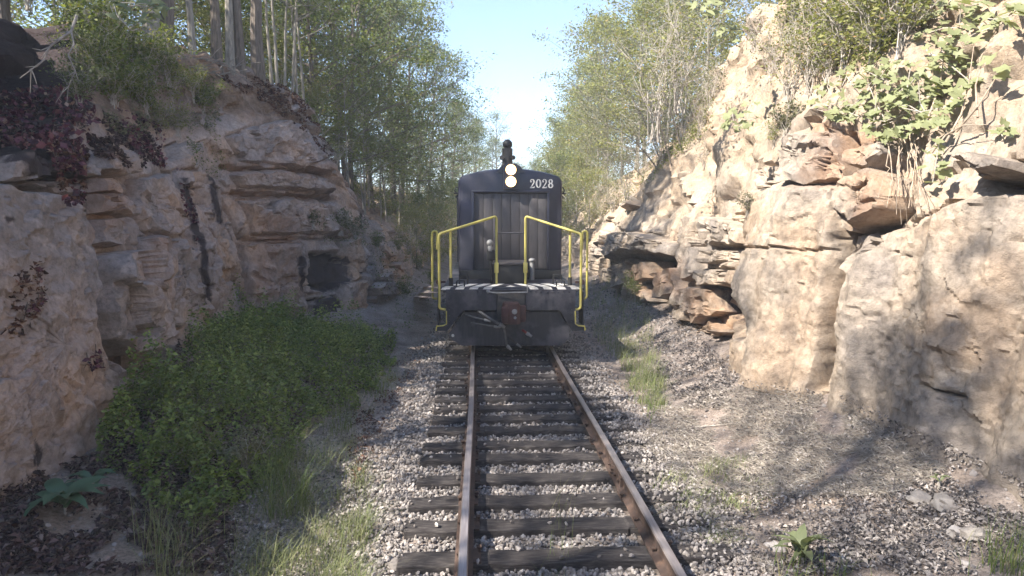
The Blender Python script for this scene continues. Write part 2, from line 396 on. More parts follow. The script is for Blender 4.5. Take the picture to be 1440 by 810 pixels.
# block outlines and cracks as read off the photograph, (outline, thickness in m)
L_BLOCKS = [
 ([(-160,250),(0,266),(45,270),(76,294),(95,326),(101,400),(108,470),(124,520),(156,580),(150,660),(90,730),(0,760),(-160,800)], .34),
 ([(128,362),(152,350),(186,358),(206,382),(216,452),(188,496),(166,501),(140,479),(130,440)], .42),
 ([(196,330),(232,332),(262,338),(280,428),(262,452),(222,468),(212,440),(204,372)], .22),
 ([(219,468),(252,452),(248,488),(231,532),(219,512)], .30),
 ([(116,222),(148,214),(178,219),(184,244),(158,250),(120,240)], .42),
 ([(128,250),(162,254),(160,274),(130,271)], .14), ([(122,276),(158,272),(180,284),(174,305),(126,300)], .24),
 ([(128,306),(170,310),(168,348),(132,346)], .15), ([(186,250),(230,244),(262,318),(240,334),(204,326),(188,292)], .20),
 ([(243,236),(268,238),(300,262),(322,304),(336,440),(300,462),(286,432),(268,350),(256,300)], .24),
 ([(0,222),(60,220),(112,236),(110,254),(50,250),(0,256)], .24), ([(4,258),(52,254),(108,262),(96,284),(48,266)], .16),
 ([(312,192),(352,176),(404,166),(452,190),(472,222),(420,238),(334,228)], .22), ([(318,242),(390,238),(462,250),(474,272),(400,268),(336,266)], .26),
 ([(338,282),(400,276),(470,286),(496,330),(430,330),(350,334)], .16), ([(342,342),(424,340),(428,432),(392,440),(346,436)], .14),
 ([(474,398),(508,392),(516,428),(506,458),(480,456)], .18), ([(500,330),(512,344),(520,388),(500,386),(486,340)], .14),
 ([(404,128),(440,146),(462,178),(430,176),(398,158)], .18), ([(438,428),(470,414),(474,452),(440,458)], .10)]
for k in range(26):                                                         # jumbled rocks beside the locomotive
    rr = random.Random(k); cx = 522+rr.random()*78; cy = 338+rr.random()*100; w = 9+rr.random()*9
    L_BLOCKS.append(([(cx-w, cy-w*.2), (cx-w*.5, cy-w*.75), (cx+w*.4, cy-w*.7), (cx+w, cy-w*.1), (cx+w*.6, cy+w*.6), (cx-w*.6, cy+w*.65)], .25+.2*rr.random()))
R_BLOCKS = [
 ([(1113,206),(1140,192),(1186,184),(1196,254),(1142,263),(1118,252)], .34),
 ([(1190,272),(1204,246),(1238,236),(1262,248),(1280,274),(1270,300),(1216,332),(1192,326)], .46),
 ([(1203,216),(1250,198),(1268,214),(1238,242),(1206,238)], .34), ([(1198,352),(1240,330),(1262,346),(1216,392),(1196,384)], .24),
 ([(1382,242),(1408,227),(1442,228),(1480,236),(1470,252),(1440,250),(1398,258)], .42),
 ([(848,346),(868,326),(920,328),(962,344),(956,362),(900,356),(866,368)], .55), ([(900,372),(924,366),(926,392),(904,398)], .45),
 ([(866,372),(880,366),(886,400),(872,410)], .35), ([(932,384),(960,376),(966,412),(940,424)], .35),
 ([(1000,304),(1046,312),(1060,330),(1056,346),(1004,344)], .34), ([(992,352),(1050,352),(1058,368),(1000,372)], .26), ([(990,378),(1044,378),(1050,400),(996,402)], .34),
 ([(968,404),(1018,404),(1022,440),(990,456),(962,450)], .36), ([(1006,448),(1032,470),(1012,476),(976,460)], .26), ([(964,352),(988,346),(990,390),(968,398)], .34),
 ([(880,398),(918,400),(930,424),(900,430),(878,420)], .30), ([(1064,236),(1108,230),(1110,258),(1072,270)], .18),
 ([(884,255),(894,250),(898,290),(884,300)], .45)]
R_FACES = [([(1062,276),(1112,250),(1188,258),(1190,330),(1176,400),(1170,540),(1172,640),(1120,660),(1034,640),(1034,470),(1046,400),(1058,350)], .24),
 ([(1204,400),(1256,340),(1332,300),(1440,262),(1640,200),(1700,900),(1440,840),(1332,790),(1250,740),(1182,640),(1184,552),(1190,480)], .26)]
L_FACES = [([(246,230),(275,236),(320,300),(336,442),(300,470),(282,432)], .12), ([(338,290),(430,284),(436,440),(346,445)], .10)]
L_CRACKS = [([(60,272),(92,292),(110,318),(116,365),(118,420),(120,468),(140,486),(165,505),(185,500),(215,478)], 9, 1.2), ([(240,246),(262,330),(282,430)], 3, .25),
 ([(300,262),(328,330),(338,430)], 3, .2), ([(316,236),(470,244)], 3, .3), ([(330,272),(480,280)], 3, .3), ([(340,338),(500,334)], 2, .15), ([(428,340),(432,440)], 2.5, .2), ([(340,440),(470,410)], 2.5, .15)]
R_CRACKS = [([(1186,275),(1196,330),(1182,400),(1172,470),(1166,545)], 4, .45), ([(1200,392),(1190,470),(1184,548)], 4, .35), ([(1190,190),(1200,260)], 4, .35),
 ([(1060,350),(1180,352)], 2, .1), ([(1060,290),(1044,400),(1036,520)], 4, .4), ([(1330,540),(1360,552),(1390,560)], 2.5, .12)]
L_HOLES = [([(82,280),(112,304),(126,330),(130,420),(132,468),(152,490),(148,502),(120,482),(110,430),(104,340),(94,310),(76,292)], 1.2), ([(150,506),(196,500),(218,482),(226,516),(214,536),(160,530)], .4), ([(-60,-120),(60,-90),(112,20),(118,90),(104,140),(84,178),(40,196),(-60,200)], .9), ([(-40,150),(40,160),(64,196),(30,214),(-40,214)], .5), ([(216,482),(236,500),(222,524),(206,508)], .35), ([(0,206),(40,214),(70,226),(40,238),(0,232)], .5), ([(440,356),(470,352),(496,366),(490,398),(478,412),(442,406)], .42), ([(440,422),(484,414),(480,458),(440,460)], .42), ([(420,362),(433,362),(430,410),(420,412)], .2)]
R_HOLES = [([(1392,254),(1440,250),(1475,252),(1470,276),(1412,276)], .65), ([(884,360),(958,360),(962,382),(900,384)], .7), ([(872,370),(892,370),(890,424),(876,414)], .5),
 ([(1020,404),(1056,400),(1058,476),(1036,474),(1022,440)], .6), ([(995,344),(1052,346),(1052,352),(996,352)], .3), ([(925,384),(940,378),(942,410),(928,404)], .5), ([(1236,300),(1276,296),(1250,322),(1218,336)], .4)]
STAIN_SHADE_L = [[(-60,-120),(90,-90),(132,30),(136,100),(120,150),(96,190),(40,206),(-40,206)], [(442,356),(470,352),(496,364),(492,394),(480,412),(442,406)], [(440,422),(482,414),(480,456),(442,460)], [(418,360),(432,358),(430,404),(422,412)], [(250,232),(262,246),(284,330),(272,340)], [(290,240),(302,250),(318,320),(300,310)],  # first outline paints the shade of the hollow into the rock colour
 [(0,300),(28,310),(10,316)], [(204,320),(210,340),(204,350)], [(0,200),(118,200),(116,262),(60,256)], [(276,320),(290,330),(300,430),(290,440)], [(60,640),(44,600),(48,660)]]  # the outline along the ledge paints in the shadow under the overhang
ORANGE_L = [[(126,250),(180,254),(180,310),(128,345)], [(214,470),(150,505),(120,490),(190,500),(230,520)], [(316,228),(470,232),(476,250),(318,246)], [(330,268),(478,270),(480,284),(334,280)], [(350,290),(420,300),(430,420),(350,420)], [(205,330),(240,325),(250,350),(215,360)]]
HOLE_SHADE_R = [[(1022,404),(1058,400),(1058,476),(1024,450)]]  # darkens the rock colour inside the hole, as painted shade
ORANGE_R = [[(1190,235),(1280,240),(1270,310),(1190,330)], [(960,400),(1020,400),(1030,480),(960,460)], [(1140,170),(1240,180),(1200,270),(1120,260)], [(880,360),(960,360),(960,420),(880,420)]]

BLV, BLF = [], []
def build_cliff(name, T, side, mat, faces, blocks, cracks, holes, stain_shades, oranges):
    P, VV = macro(T, side, 2.1)
    nr, nc = VV.shape
    Fa = grid_faces(nr, nc, side == 'L')
    flat = P.reshape(-1, 3); vv = VV.ravel()
    du = np.gradient(P, axis=1); dv = np.gradient(P, axis=0); Nn = np.cross(du, dv)
    Nn /= np.linalg.norm(Nn, axis=-1, keepdims=True)+1e-9
    Nn = Nn.reshape(-1, 3)
    if side == 'L': Nn = np.where((Nn[:, :1] < 0) & (Nn[:, 2:] < .2), -Nn, Nn)
    else: Nn = np.where((Nn[:, :1] > 0) & (Nn[:, 2:] < .2), -Nn, Nn)
    Nn = np.where(Nn[:, 2:] < -.3, -Nn, Nn)
    H = Nn*np.array((1, 1, .35)); H /= np.linalg.norm(H, axis=1)[:, None]+1e-9
    rock = sstep(.6, 1.0, vv)*(1-sstep(3.0, 3.35, vv+.25*fbm(flat*.8, 3))); far_ = sstep(30, 45, flat[:, 1])
    soft = sstep(3.0, 3.4, vv)
    W = flat+.22*np.stack([fbm(flat*.9, 3), fbm(flat*.9+7, 3), fbm(flat*.9+13, 3)], 1)
    f1, e1 = facets(W*np.array((.55, .55, .75)), .13, .20); f2, e2 = facets(W*np.array((1.5, 1.5, 2.3)), .042, .10, 5); f3, e3 = facets(W*np.array((4.6, 4.6, 6.5)), .010, .03, 9)
    mod = sstep(-.25, .35, fbm(flat*.5+41, 2)); calm = np.zeros(len(flat))
    px, py = project(flat); vis = flat[:, 1] > 2.5
    wob = 3.0*fbm(flat*2.5, 3)
    big = np.zeros(len(flat))
    for poly, th in faces:
        s_ = sd_poly(px+2*wob, py+2*wob, poly); k_ = (1-sstep(-13, 5, s_))*vis; calm = np.maximum(calm, k_); big = np.maximum(big, k_*th)
    dsp = .14*fbm(flat*.55, 3)+(f1-.10*(1-sstep(0, .035, e1)))*(1-.92*calm)+(f2-.045*(1-sstep(0, .05, e2)))*(.4+.6*mod)*(1-.8*calm)+f3*(.5+.5*mod)+big
    z = flat[:, 2]+.18*fbm(flat*np.array((.7, .7, .4)), 2)
    saw = (z*2.3) % 1.0
    dsp += .055*(saw-.5)*sstep(-.1, .4, fbm(flat*.6+3, 2))*(1-calm)
    dsp += (.05+.09*calm)*fbm(flat*np.array((1.5, 1.5, .22))+9, 3)           # flutes down the face
    dsp *= rock
    dsp += .022*fbm(flat*3.5, 4)+.014*fbm(flat*12, 4, .6)
    dsp += soft*(f2*.9+f3*1.2+f1*.45)
    dsp += soft*(.28*fbm(flat*.8, 4)+.12*np.abs(fbm(flat*np.array((2.2, 2.2, .8)), 4))-.06)
    dsp += soft*np.where(vv > 3.9, .15*fbm(flat*1.5, 3), 0)
    pa = np.zeros((len(flat), 3))
    def region(poly, grow=10):
        q = np.array(poly); return np.where(vis & (px > q[:, 0].min()-grow) & (px < q[:, 0].max()+grow) & (py > q[:, 1].min()-grow) & (py < q[:, 1].max()+grow))[0]
    for poly, th in blocks:
        i = region(poly)
        if len(i):
            s = sd_poly(px[i], py[i], poly); k = 1-sstep(-8, 3, s)
            dsp[i] = dsp[i]*(1-k)+k*(-.12)
    for pts, w, dep in cracks:
        i = region(pts, 25); s = sd_line(px[i]+wob[i], py[i]+wob[i], pts); dsp[i] -= dep*np.exp(-(s/w)**2)
    for poly, dep in holes:
        i = region(poly, 12); s = sd_poly(px[i]+wob[i], py[i]+wob[i], poly); dsp[i] -= dep*(1-sstep(-7, 4, s))
    for polys, ch, soft_px in ((stain_shades, 0, 5), (oranges, 1, 16)):
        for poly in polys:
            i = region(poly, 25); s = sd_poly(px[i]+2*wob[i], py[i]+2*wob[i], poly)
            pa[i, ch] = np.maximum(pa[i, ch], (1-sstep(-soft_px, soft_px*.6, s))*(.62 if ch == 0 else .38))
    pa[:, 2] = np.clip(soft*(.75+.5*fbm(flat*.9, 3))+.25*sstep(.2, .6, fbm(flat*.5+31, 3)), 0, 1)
    disp = flat+H*dsp[:, None]
    me = mesh_np(name, disp, Fa, mat, True)
    ca = me.color_attributes.new('paint', 'FLOAT_COLOR', 'POINT')
    ca.data.foreach_set('color', np.concatenate([pa, np.ones((len(pa), 1))], 1).astype(np.float32).ravel())
    me.set_sharp_from_angle(angle=R(36))
    o = tag(link(name, me), kind='structure')
    mb = BVHTree.FromPolygons(flat.tolist(), Fa.tolist())
    # separate rocks set into the face
    for bi, (poly, th) in enumerate(blocks):
        q = np.array(poly, float); c = q.mean(0); edges = np.roll(q, -1, 0)-q; ln = np.hypot(*edges.T); tot = ln.sum()
        m = int(np.clip(tot/4, 26, 260)); t = np.arange(m)/m*tot; cs = np.concatenate([[0], np.cumsum(ln)])
        bx = np.interp(t, cs, np.append(q[:, 0], q[0, 0])); by = np.interp(t, cs, np.append(q[:, 1], q[0, 1]))
        diam = max(q[:, 0].ptp() if hasattr(q[:, 0], 'ptp') else np.ptp(q[:, 0]), np.ptp(q[:, 1]))
        nr_ = int(np.clip(diam/6, 5, 60)); rs = np.linspace(.06, 1, nr_)
        rings = []
        tilt = random.Random(bi*7+len(blocks)).uniform(-.35, .35), random.Random(bi*13+5).uniform(-.3, .3)
        for r in rs: rings.append((r, np.full(m, r)))
        pts = []
        for r, _ in rings:
            for k in range(m): pts.append((c[0]+(bx[k]-c[0])*r, c[1]+(by[k]-c[1])*r, r))
        pts.append((c[0], c[1], 0.0))
        base = []; nor = []; last = None
        for x, y, r in pts:
            hit = mb.ray_cast(CAM, ray(x, y))
            if hit[0] is None:
                hit = (last[0], last[1]) if last else (at(x, y, 9), Vector((1 if side == 'L' else -1, 0, 0)))
            nn = hit[1].copy(); nn.z *= .4
            if nn.dot(ray(x, y)) > 0: nn = -nn
            last = (hit[0], hit[1]); base.append(hit[0][:]); nor.append(nn.normalized()[:])
        base = np.array(base); nor = np.array(nor); rr = np.array([p_[2] for p_ in pts])
        # distance from outline in px -> rounded shoulder
        edge = -sd_poly(np.array([p_[0] for p_ in pts]), np.array([p_[1] for p_ in pts]), poly)
        rnd = np.clip(diam*.045, 2, 8); rnd = np.clip(diam*.035, 1.5, 5); sh = np.clip(edge/rnd, 0, 1)**.7
        # a little flat joint facets over the face
        wb_ = base+.10*np.stack([fbm(base*1.5, 2), fbm(base*1.5+5, 2), fbm(base*1.5+9, 2)], 1)
        small = min(1, diam/70)*(.3 if diam > 250 else 1)
        f1, e1 = facets(wb_*np.array((.9, .9, 1.0)), min(.10, th*.3)*small, .22*small, bi); f2, e2 = facets(wb_*np.array((2.3, 2.3, 2.8)), .030*small, .09*small, bi*2); f3, e3 = facets(wb_*np.array((6, 6, 7)), .010, .03, bi*3)
        g = (base-base.mean(0))/(.001+np.abs(base-base.mean(0)).max())
        h = th*(.75+tilt[0]*.6*g[:, 2]+tilt[1]*.6*g[:, 1])+f1-.05*small*(1-sstep(0, .03, e1))+f2+f3+.03*fbm(base*np.array((3, 3, .6)), 3)*small+.015*fbm(base*9, 4, .6)
        h = -.20+(h+.20)*sh
        nv = base+nor*h[:, None]
        # ragged outline
        nv += (.05*np.stack([fbm(base*3+3, 4), fbm(base*3+8, 4), fbm(base*3+21, 4)], 1))*min(1, diam/60)
        Fb = []
        for i in range(nr_-1):
            for k in range(m): Fb.append((i*m+k, i*m+(k+1) % m, (i+1)*m+(k+1) % m, (i+1)*m+k))
        ce = len(pts)-1
        n0 = len(nv)
        back = base[(nr_-1)*m:nr_*m]-nor[(nr_-1)*m:nr_*m]*.45; nv = np.vstack([nv, back])
        for k in range(m): Fb.append(((nr_-1)*m+k, (nr_-1)*m+(k+1) % m, n0+(k+1) % m, n0+k))
        Fb += [(ce, (k+1) % m, k, k) for k in range(m)]
        me2 = bpy.data.meshes.new('rock_block'); me2.from_pydata(nv.tolist(), [], [f if f[2] != f[3] else f[:3] for f in Fb]); me2.materials.append(mat)
        bmx = bmesh.new(); bmx.from_mesh(me2); bmesh.ops.recalc_face_normals(bmx, faces=bmx.faces); bmx.to_mesh(me2); bmx.free()
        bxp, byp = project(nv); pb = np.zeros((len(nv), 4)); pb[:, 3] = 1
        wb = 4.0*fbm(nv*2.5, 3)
        for polys, ch, sp_ in ((stain_shades, 0, 5), (oranges, 1, 16)):
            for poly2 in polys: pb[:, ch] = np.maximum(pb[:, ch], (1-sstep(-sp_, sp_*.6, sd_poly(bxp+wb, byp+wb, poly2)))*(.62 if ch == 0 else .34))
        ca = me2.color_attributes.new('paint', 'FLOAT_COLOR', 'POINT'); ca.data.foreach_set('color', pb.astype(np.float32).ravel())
        me2.polygons.foreach_set('use_smooth', [True]*len(me2.polygons)); me2.set_sharp_from_angle(angle=R(34))
        link('rock_block', me2, o); BLV.append(nv); BLF.append([f if f[2] != f[3] else f[:3] for f in Fb])
    return o, disp, Fa
cliff_l, CLV, CLF = build_cliff('rock_cliff_left', LEFT, 'L', M['rock_left'], L_FACES, L_BLOCKS, L_CRACKS, L_HOLES, STAIN_SHADE_L, ORANGE_L)
cliff_r, CRV, CRF = build_cliff('rock_cliff_right', RIGHT, 'R', M['rock_right'], R_FACES, R_BLOCKS, R_CRACKS, R_HOLES, HOLE_SHADE_R, ORANGE_R)
# one search tree over all the land, for standing plants on it
_V = np.vstack([FV, CLV, CRV]); _F = np.vstack([FF, CLF+len(FV), CRF+len(FV)+len(CLV)])
_FL = _F.tolist(); _VL = [_V]; _n0 = len(_V)
for v_, f_ in zip(BLV, BLF):
    _VL.append(v_); _FL += [[i+_n0 for i in q] for q in f_]; _n0 += len(v_)
LAND = BVHTree.FromPolygons(np.vstack(_VL).tolist(), _FL)
def hit_px(px, py):
    h = LAND.ray_cast(CAM, ray(px, py)); return h[0], h[1]
def drop(x, y):
    h = LAND.ray_cast(Vector((x, y, 60)), Vector((0, 0, -1))); return h[0] if h[0] else Vector((x, y, 0))

# ------------------------------------------------------------------ track
M['tie'] = simple_mat('tie', [(.25, (.02, .017, .019)), (.5, (.055, .047, .046)), (.75, (.15, .132, .12))], 7, .9, 8, 0, (1.2, 9, 9), (26, .9, .02), True, .25)
M['rail_side'] = simple_mat('rail_side', [(.3, (.035, .023, .02)), (.6, (.08, .05, .038)), (.78, (.17, .10, .065))], 9, .85, 8, 0, None, (40, .5, .01))
M['rail_head'] = simple_mat('rail_head', [(.3, (.26, .215, .205)), (.7, (.42, .37, .36))], 6, .38, 5, .6, (8, .5, 8))
M['plate'] = simple_mat('plate', [(.3, (.04, .026, .022)), (.7, (.11, .07, .052))], 14, .9, 6, .2)
rows_px = [782, 736.5, 703, 670, 642, 623, 602.5, 587, 572, 559, 547.7, 537, 528, 518, 509.7]
tie_y = [on_z(700, r, 0).y for r in rows_px]
tie_y = [tie_y[0]-.55*k for k in (5, 4, 3, 2, 1)]+tie_y
while tie_y[-1] < 27: tie_y.append(tie_y[-1]+.54)
random.seed(4)
tie_meshes = []
for k in range(6):
    bm = bmesh.new(); bmesh.ops.create_cube(bm, size=1)
    for v in bm.verts: v.co = Vector((v.co.x*2.6, v.co.y*.225, v.co.z*.18-.09))
    bmesh.ops.subdivide_edges(bm, edges=[e for e in bm.edges if abs((e.verts[0].co-e.verts[1].co).x) > 1], cuts=14)
    bmesh.ops.bevel(bm, geom=bm.edges[:], offset=.010, segments=1, affect='EDGES')
    rr = random.Random(k)
    offs = [rr.uniform(-.012, .012) for _ in range(40)]
    for v in bm.verts:
        i = int((v.co.x+1.4)*8); v.co.z += offs[i % 40]*.6*(v.co.z > -.05); v.co.y += offs[(i+17) % 40]*(1 if v.co.z > -.09 else .3)
    me = bpy.data.meshes.new('tie'); bm.to_mesh(me); bm.free(); me.materials.append(M['tie']); tie_meshes.append(me)
pm = MB().box(-.09, .09, -.11, .11, 0, .018, .004); plate_me = pm.mesh('tie_plate', M['plate'])
sp = MB(); sp.box(-.012, .012, -.012, .012, -.03, .035); sp.box(-.02, .02, -.024, .018, .03, .048, .005); spike_me = sp.mesh('spike', M['plate'])
for k, y in enumerate(tie_y):
    t = link('railway_tie', tie_meshes[k % 6], None, (TX+random.uniform(-.04, .04), y, random.uniform(-.008, .006)))
    t.rotation_euler.z = random.uniform(-.012, .012)+(math.pi if k % 2 else 0)
    if k == 5: tag(t, 'weathered wooden tie with two pale pebbles lying on top', 'railway tie', 'wooden ties under the rails')
    else: tag(t, 'weathered dark wooden tie lying crosswise under the two rails', 'railway tie', 'wooden ties under the rails')
    if y < 16:
        for s in (-1, 1):
            p = link('tie_plate', plate_me, t, (s*.752*(-1 if k % 2 else 1), 0, -.004))
            for q in (-1, 1): link('spike', spike_me, p, (q*.077, q*.05, .018))
# rails: one swept profile each, head lighter than web
prof = [(-.07, .012), (.07, .012), (.07, .022), (.018, .038), (.009, .06), (.009, .125), (.034, .135), (.036, .158), (.028, .171), (-.028, .171), (-.036, .158), (-.034, .135), (-.009, .125), (-.009, .06), (-.018, .038), (-.07, .022)]
def rail(cx, label, joint):
    yy = np.concatenate([np.linspace(-6, 30, 37), np.linspace(32, 108, 39)]); n = len(prof); V = []; F = []
    for y in yy:
        w = .006*math.sin(y*.9+cx)
        for x, z in prof: V.append((cx+x+w+float(shift(y)), y, z))
    for i in range(len(yy)-1):
        for k in range(n): F.append((i*n+k, i*n+(k+1) % n, (i+1)*n+(k+1) % n, (i+1)*n+k))
    b = MB(); b.add(V, F); me = b.mesh('rail', M['rail_side']); me.materials.append(M['rail_head'])
    for p in me.polygons:
        if p.center.z > .156: p.material_index = 1
    o = tag(link('rail', me), label, 'rail', 'rails of the single track')
    for s in (-1, 1):
        jb = MB(); jb.box(cx+s*.011, cx+s*.034, joint-.3, joint+.3, .040, .122, .006); j = jb.build('joint_bar', M['rail_side'], o)
        for q in range(4):
            bb = MB(); bb.lathe([(.0, -.02), (.017, -.018), (.017, .018), (.0, .02)], (cx+s*.04, joint-.225+.15*q, .08), 'X', 6); bb.build('bolt', M['plate'], j)
    return o
rail(TX-.752, 'rusty steel rail on the side of the green ground cover', 8.7)
rail(TX+.752, 'rusty steel rail on the side of the pale dappled cliff', 6.6)

# ballast: crushed stone, real geometry
phi = (1+5**.5)/2
ICO_V = np.array([(-1, phi, 0), (1, phi, 0), (-1, -phi, 0), (1, -phi, 0), (0, -1, phi), (0, 1, phi), (0, -1, -phi), (0, 1, -phi), (phi, 0, -1), (phi, 0, 1), (-phi, 0, -1), (-phi, 0, 1)])/1.9
ICO_F = np.array([(0, 11, 5), (0, 5, 1), (0, 1, 7), (0, 7, 10), (0, 10, 11), (1, 5, 9), (5, 11, 4), (11, 10, 2), (10, 7, 6), (7, 1, 8), (3, 9, 4), (3, 4, 2), (3, 2, 6), (3, 6, 8), (3, 8, 9), (4, 9, 5), (2, 4, 11), (6, 2, 10), (8, 6, 7), (9, 8, 1)])
def rand_rot(n, g):
    q = g.normal(size=(n, 4)); q /= np.linalg.norm(q, axis=1)[:, None]; w, x, y, z = q.T
    return np.stack([np.stack([1-2*(y*y+z*z), 2*(x*y-z*w), 2*(x*z+y*w)], 1), np.stack([2*(x*y+z*w), 1-2*(x*x+z*z), 2*(y*z-x*w)], 1), np.stack([2*(x*z-y*w), 2*(y*z+x*w), 1-2*(x*x+y*y)], 1)], 1)
def stones(name, P, S, mat, g):
    n = len(P); base = ICO_V[None]*g.uniform(.6, 1.2, (n, 12, 1))*np.stack([np.ones(n), g.uniform(.65, 1, n), g.uniform(.5, .85, n)], 1)[:, None, :]
    V = np.einsum('nij,nkj->nki', rand_rot(n, g), base)*S[:, None, None]+P[:, None, :]
    F = (ICO_F[None]+12*np.arange(n)[:, None, None]).reshape(-1, 3)
    return mesh_np(name, V.reshape(-1, 3), F, mat, False)
g = np.random.default_rng(5)
def scatter_ballast(n, y0, y1, half, sz):
    x = TX+g.uniform(-half, half, n); y = y0+(y1-y0)*g.random(n)
    keep = g.random(n) < 1-sstep(half*.72, half, np.abs(x-TX)+.18*g.normal(size=n))
    keep &= g.random(n) < 1-.93*sstep(1.25, 1.75, x-TX)
    x, y = x[keep], y[keep]
    ty = np.array(tie_y); dt = np.min(np.abs(y[:, None]-ty[None]), axis=1)
    on = (dt < .115) & (np.abs(x-TX) < 1.29)
    keep = ~on | (g.random(len(x)) < .008+.06*sstep(1.0, 1.3, np.abs(x-TX))+.30*sstep(.85, 1.1, x-TX))
    keep &= ~((np.abs(np.abs(x-TX)-.752) < .075))
    x, y, on = x[keep], y[keep], on[keep]
    s = sz*g.uniform(.55, 1.25, len(x))
    z = floor_z(x, y)+.008+.012*g.normal(size=len(x))+s*.25
    z = np.where(on, np.maximum(s*.6, z), z)
    return np.stack([x+shift(y), y, z], 1), s
A = [scatter_ballast(34000, 3.6, 9.0, 2.05, .023), scatter_ballast(22000, 9.0, 15.5, 2.0, .027), scatter_ballast(4000, 15.5, 26, 2.0, .04)]
bal = stones('ballast', np.vstack([a[0] for a in A]), np.concatenate([a[1] for a in A]), M['stone'], g)
tag(link('ballast', bal), 'grey crushed stone ballast between and beside the ties', 'ballast', kind='stuff')
# scree: smaller bits on the floor at both sides
def scatter_floor(n, x0, x1, y0, y1, sz, gg=g):
    x = gg.uniform(x0, x1, n); y = y0+(y1-y0)*gg.random(n)**1.2; s = sz*gg.uniform(.4, 1.6, n)
    return np.stack([x, y, floor_z(x, y)+s*.2], 1), s
A = [scatter_floor(3500, 2.2, 5.0, 4, 14, .013), scatter_floor(250, 2.4, 4.8, 4, 15, .03), scatter_floor(3000, -4.2, -1.1, 4, 14, .018), scatter_floor(2500, 2.0, 4.6, 13, 26, .03)]
tag(link('scree', stones('scree', np.vstack([a[0] for a in A]), np.concatenate([a[1] for a in A]), M['stone'], g)), 'small stone chips strewn over the floor of the cutting', 'gravel', kind='stuff')
# loose stones one can pick out
def loose(px, py, r, label, mat='stone_pale', seed=0, group=None):
    p, _ = hit_px(px, py); bm = bmesh.new(); bmesh.ops.create_icosphere(bm, subdivisions=3, radius=1)
    V = np.array([v.co[:] for v in bm.verts]); k = .85+.28*fbm(V*.9+seed, 3)+.05*fbm(V*4+seed, 3)
    c1, c2, idc = cells(V*1.1+seed*3.1); k += .4*(idc-.5)
    for v, q in zip(bm.verts, V*k[:, None]*np.array((1, .8, .62))*r): v.co = q
    me = bpy.data.meshes.new('loose_stone'); bm.to_mesh(me); bm.free(); me.materials.append(M[mat])
    me.polygons.foreach_set('use_smooth', [True]*len(me.polygons)); me.set_sharp_from_angle(angle=R(35))
    o = link('loose_stone', me, None, p+Vector((0, 0, r*.12))); o.rotation_euler.z = seed
    return tag(o, label, 'stone', group)
loose(838, 774, .045, 'pale pebble lying on a wooden tie between the rails', seed=1, group='two pebbles on a tie'); loose(851, 777, .045, 'pale pebble lying on a wooden tie between the rails', seed=2, group='two pebbles on a tie')
loose(1372, 756, .13, 'pale rounded stone half sunk in bare soil by the dappled cliff', seed=3)
loose(1330, 712, .16, 'flat grey stone lying among dark leaf litter by the dappled cliff', seed=4)
loose(1296, 706, .11, 'small grey stone beside the flat stone in dark litter', seed=5)
loose(1345, 752, .10, 'dark angular stone on litter next to the pale rounded stone', 'stone', seed=6)
loose(1060, 640, .06, 'small pale stone on dry straw below the cracked cliff block', seed=7)
loose(560, 800, .10, 'dark stone at the ballast edge beside the grass tuft', 'stone', seed=8)
loose(1090, 772, .09, 'brown stone beside the leafy weed on bare ground', 'stone', seed=9)
# ------------------------------------------------------------------ locomotive
def paint_mat(name, base, dust, amt=.6, rough=.5, sc=2.2):
    m, n, l, p = new_mat(name); tc = n.new('ShaderNodeTexCoord').outputs['Object']
    f = noise(n, l, tc, sc, 8, .65); f2 = noise(n, l, tc, 5, 6, .6, (2.5, 1, .35))
    col = mix(n, l, ramp(n, l, f, [(.47, gray(0)), (.64, gray(amt))]), base, dust)
    col = mix(n, l, ramp(n, l, f2, [(.5, gray(0)), (.75, gray(amt*.7))]), col, tuple(.7*a for a in dust))
    l.new(col, p.inputs['Base Color']); l.new(ramp(n, l, f, [(.4, gray(rough-.12)), (.7, gray(min(1, rough+.3)))]), p.inputs['Roughness'])
    bump(n, l, noise(n, l, tc, 30, 5, .6), .12, .01, p)
    return m
M['hood'] = paint_mat('hood', (.010, .011, .026), (.042, .042, .056), .6, .45, 1.3)
M['frame_paint'] = paint_mat('frame_paint', (.005, .006, .015), (.085, .078, .088), .85, .5, 2.4)
M['shutter'] = paint_mat('shutter', (.05, .044, .047), (.095, .085, .084), .6, .6, 1.5)
M['black'] = paint_mat('black', (.008, .008, .009), (.03, .028, .028), .5, .6)
M['yellow'] = paint_mat('yellow', (.50, .43, .10), (.34, .29, .13), .6, .5, 4)
M['white'] = paint_mat('white', (.74, .70, .64), (.45, .42, .39), .7, .65, 6)
M['silver'] = paint_mat('silver', (.26, .255, .25), (.14, .135, .13), .6, .45, 6)
M['rust'] = paint_mat('rust', (.05, .02, .018), (.10, .05, .043), .7, .8, 5)
M['steel_dark'] = paint_mat('steel_dark', (.03, .028, .028), (.09, .075, .065), .7, .7, 4)
M['hose'] = paint_mat('hose', (.07, .068, .066), (.19, .18, .175), .7, .7, 9)
M['red'] = paint_mat('red', (.22, .03, .02), (.12, .04, .03), .5, .6, 9)
def emit(name, col, s):
    m, n, l, p = new_mat(name); p.inputs['Base Color'].default_value = (*col, 1)
    p.inputs['Emission Color'].default_value = (*col, 1); p.inputs['Emission Strength'].default_value = s; return m
M['lamp'] = emit('lamp', (1.0, .86, .6), 1)
_n, _l = M['lamp'].node_tree.nodes, M['lamp'].node_tree.links; _p = _n['Principled BSDF']
_len = N(_n, 'ShaderNodeVectorMath', operation='LENGTH'); _l.new(_n.new('ShaderNodeTexCoord').outputs['Object'], _len.inputs[0])
_sc = N(_n, 'ShaderNodeMath', operation='MULTIPLY'); _l.new(_len.outputs['Value'], _sc.inputs[0]); _sc.inputs[1].default_value = 9.0
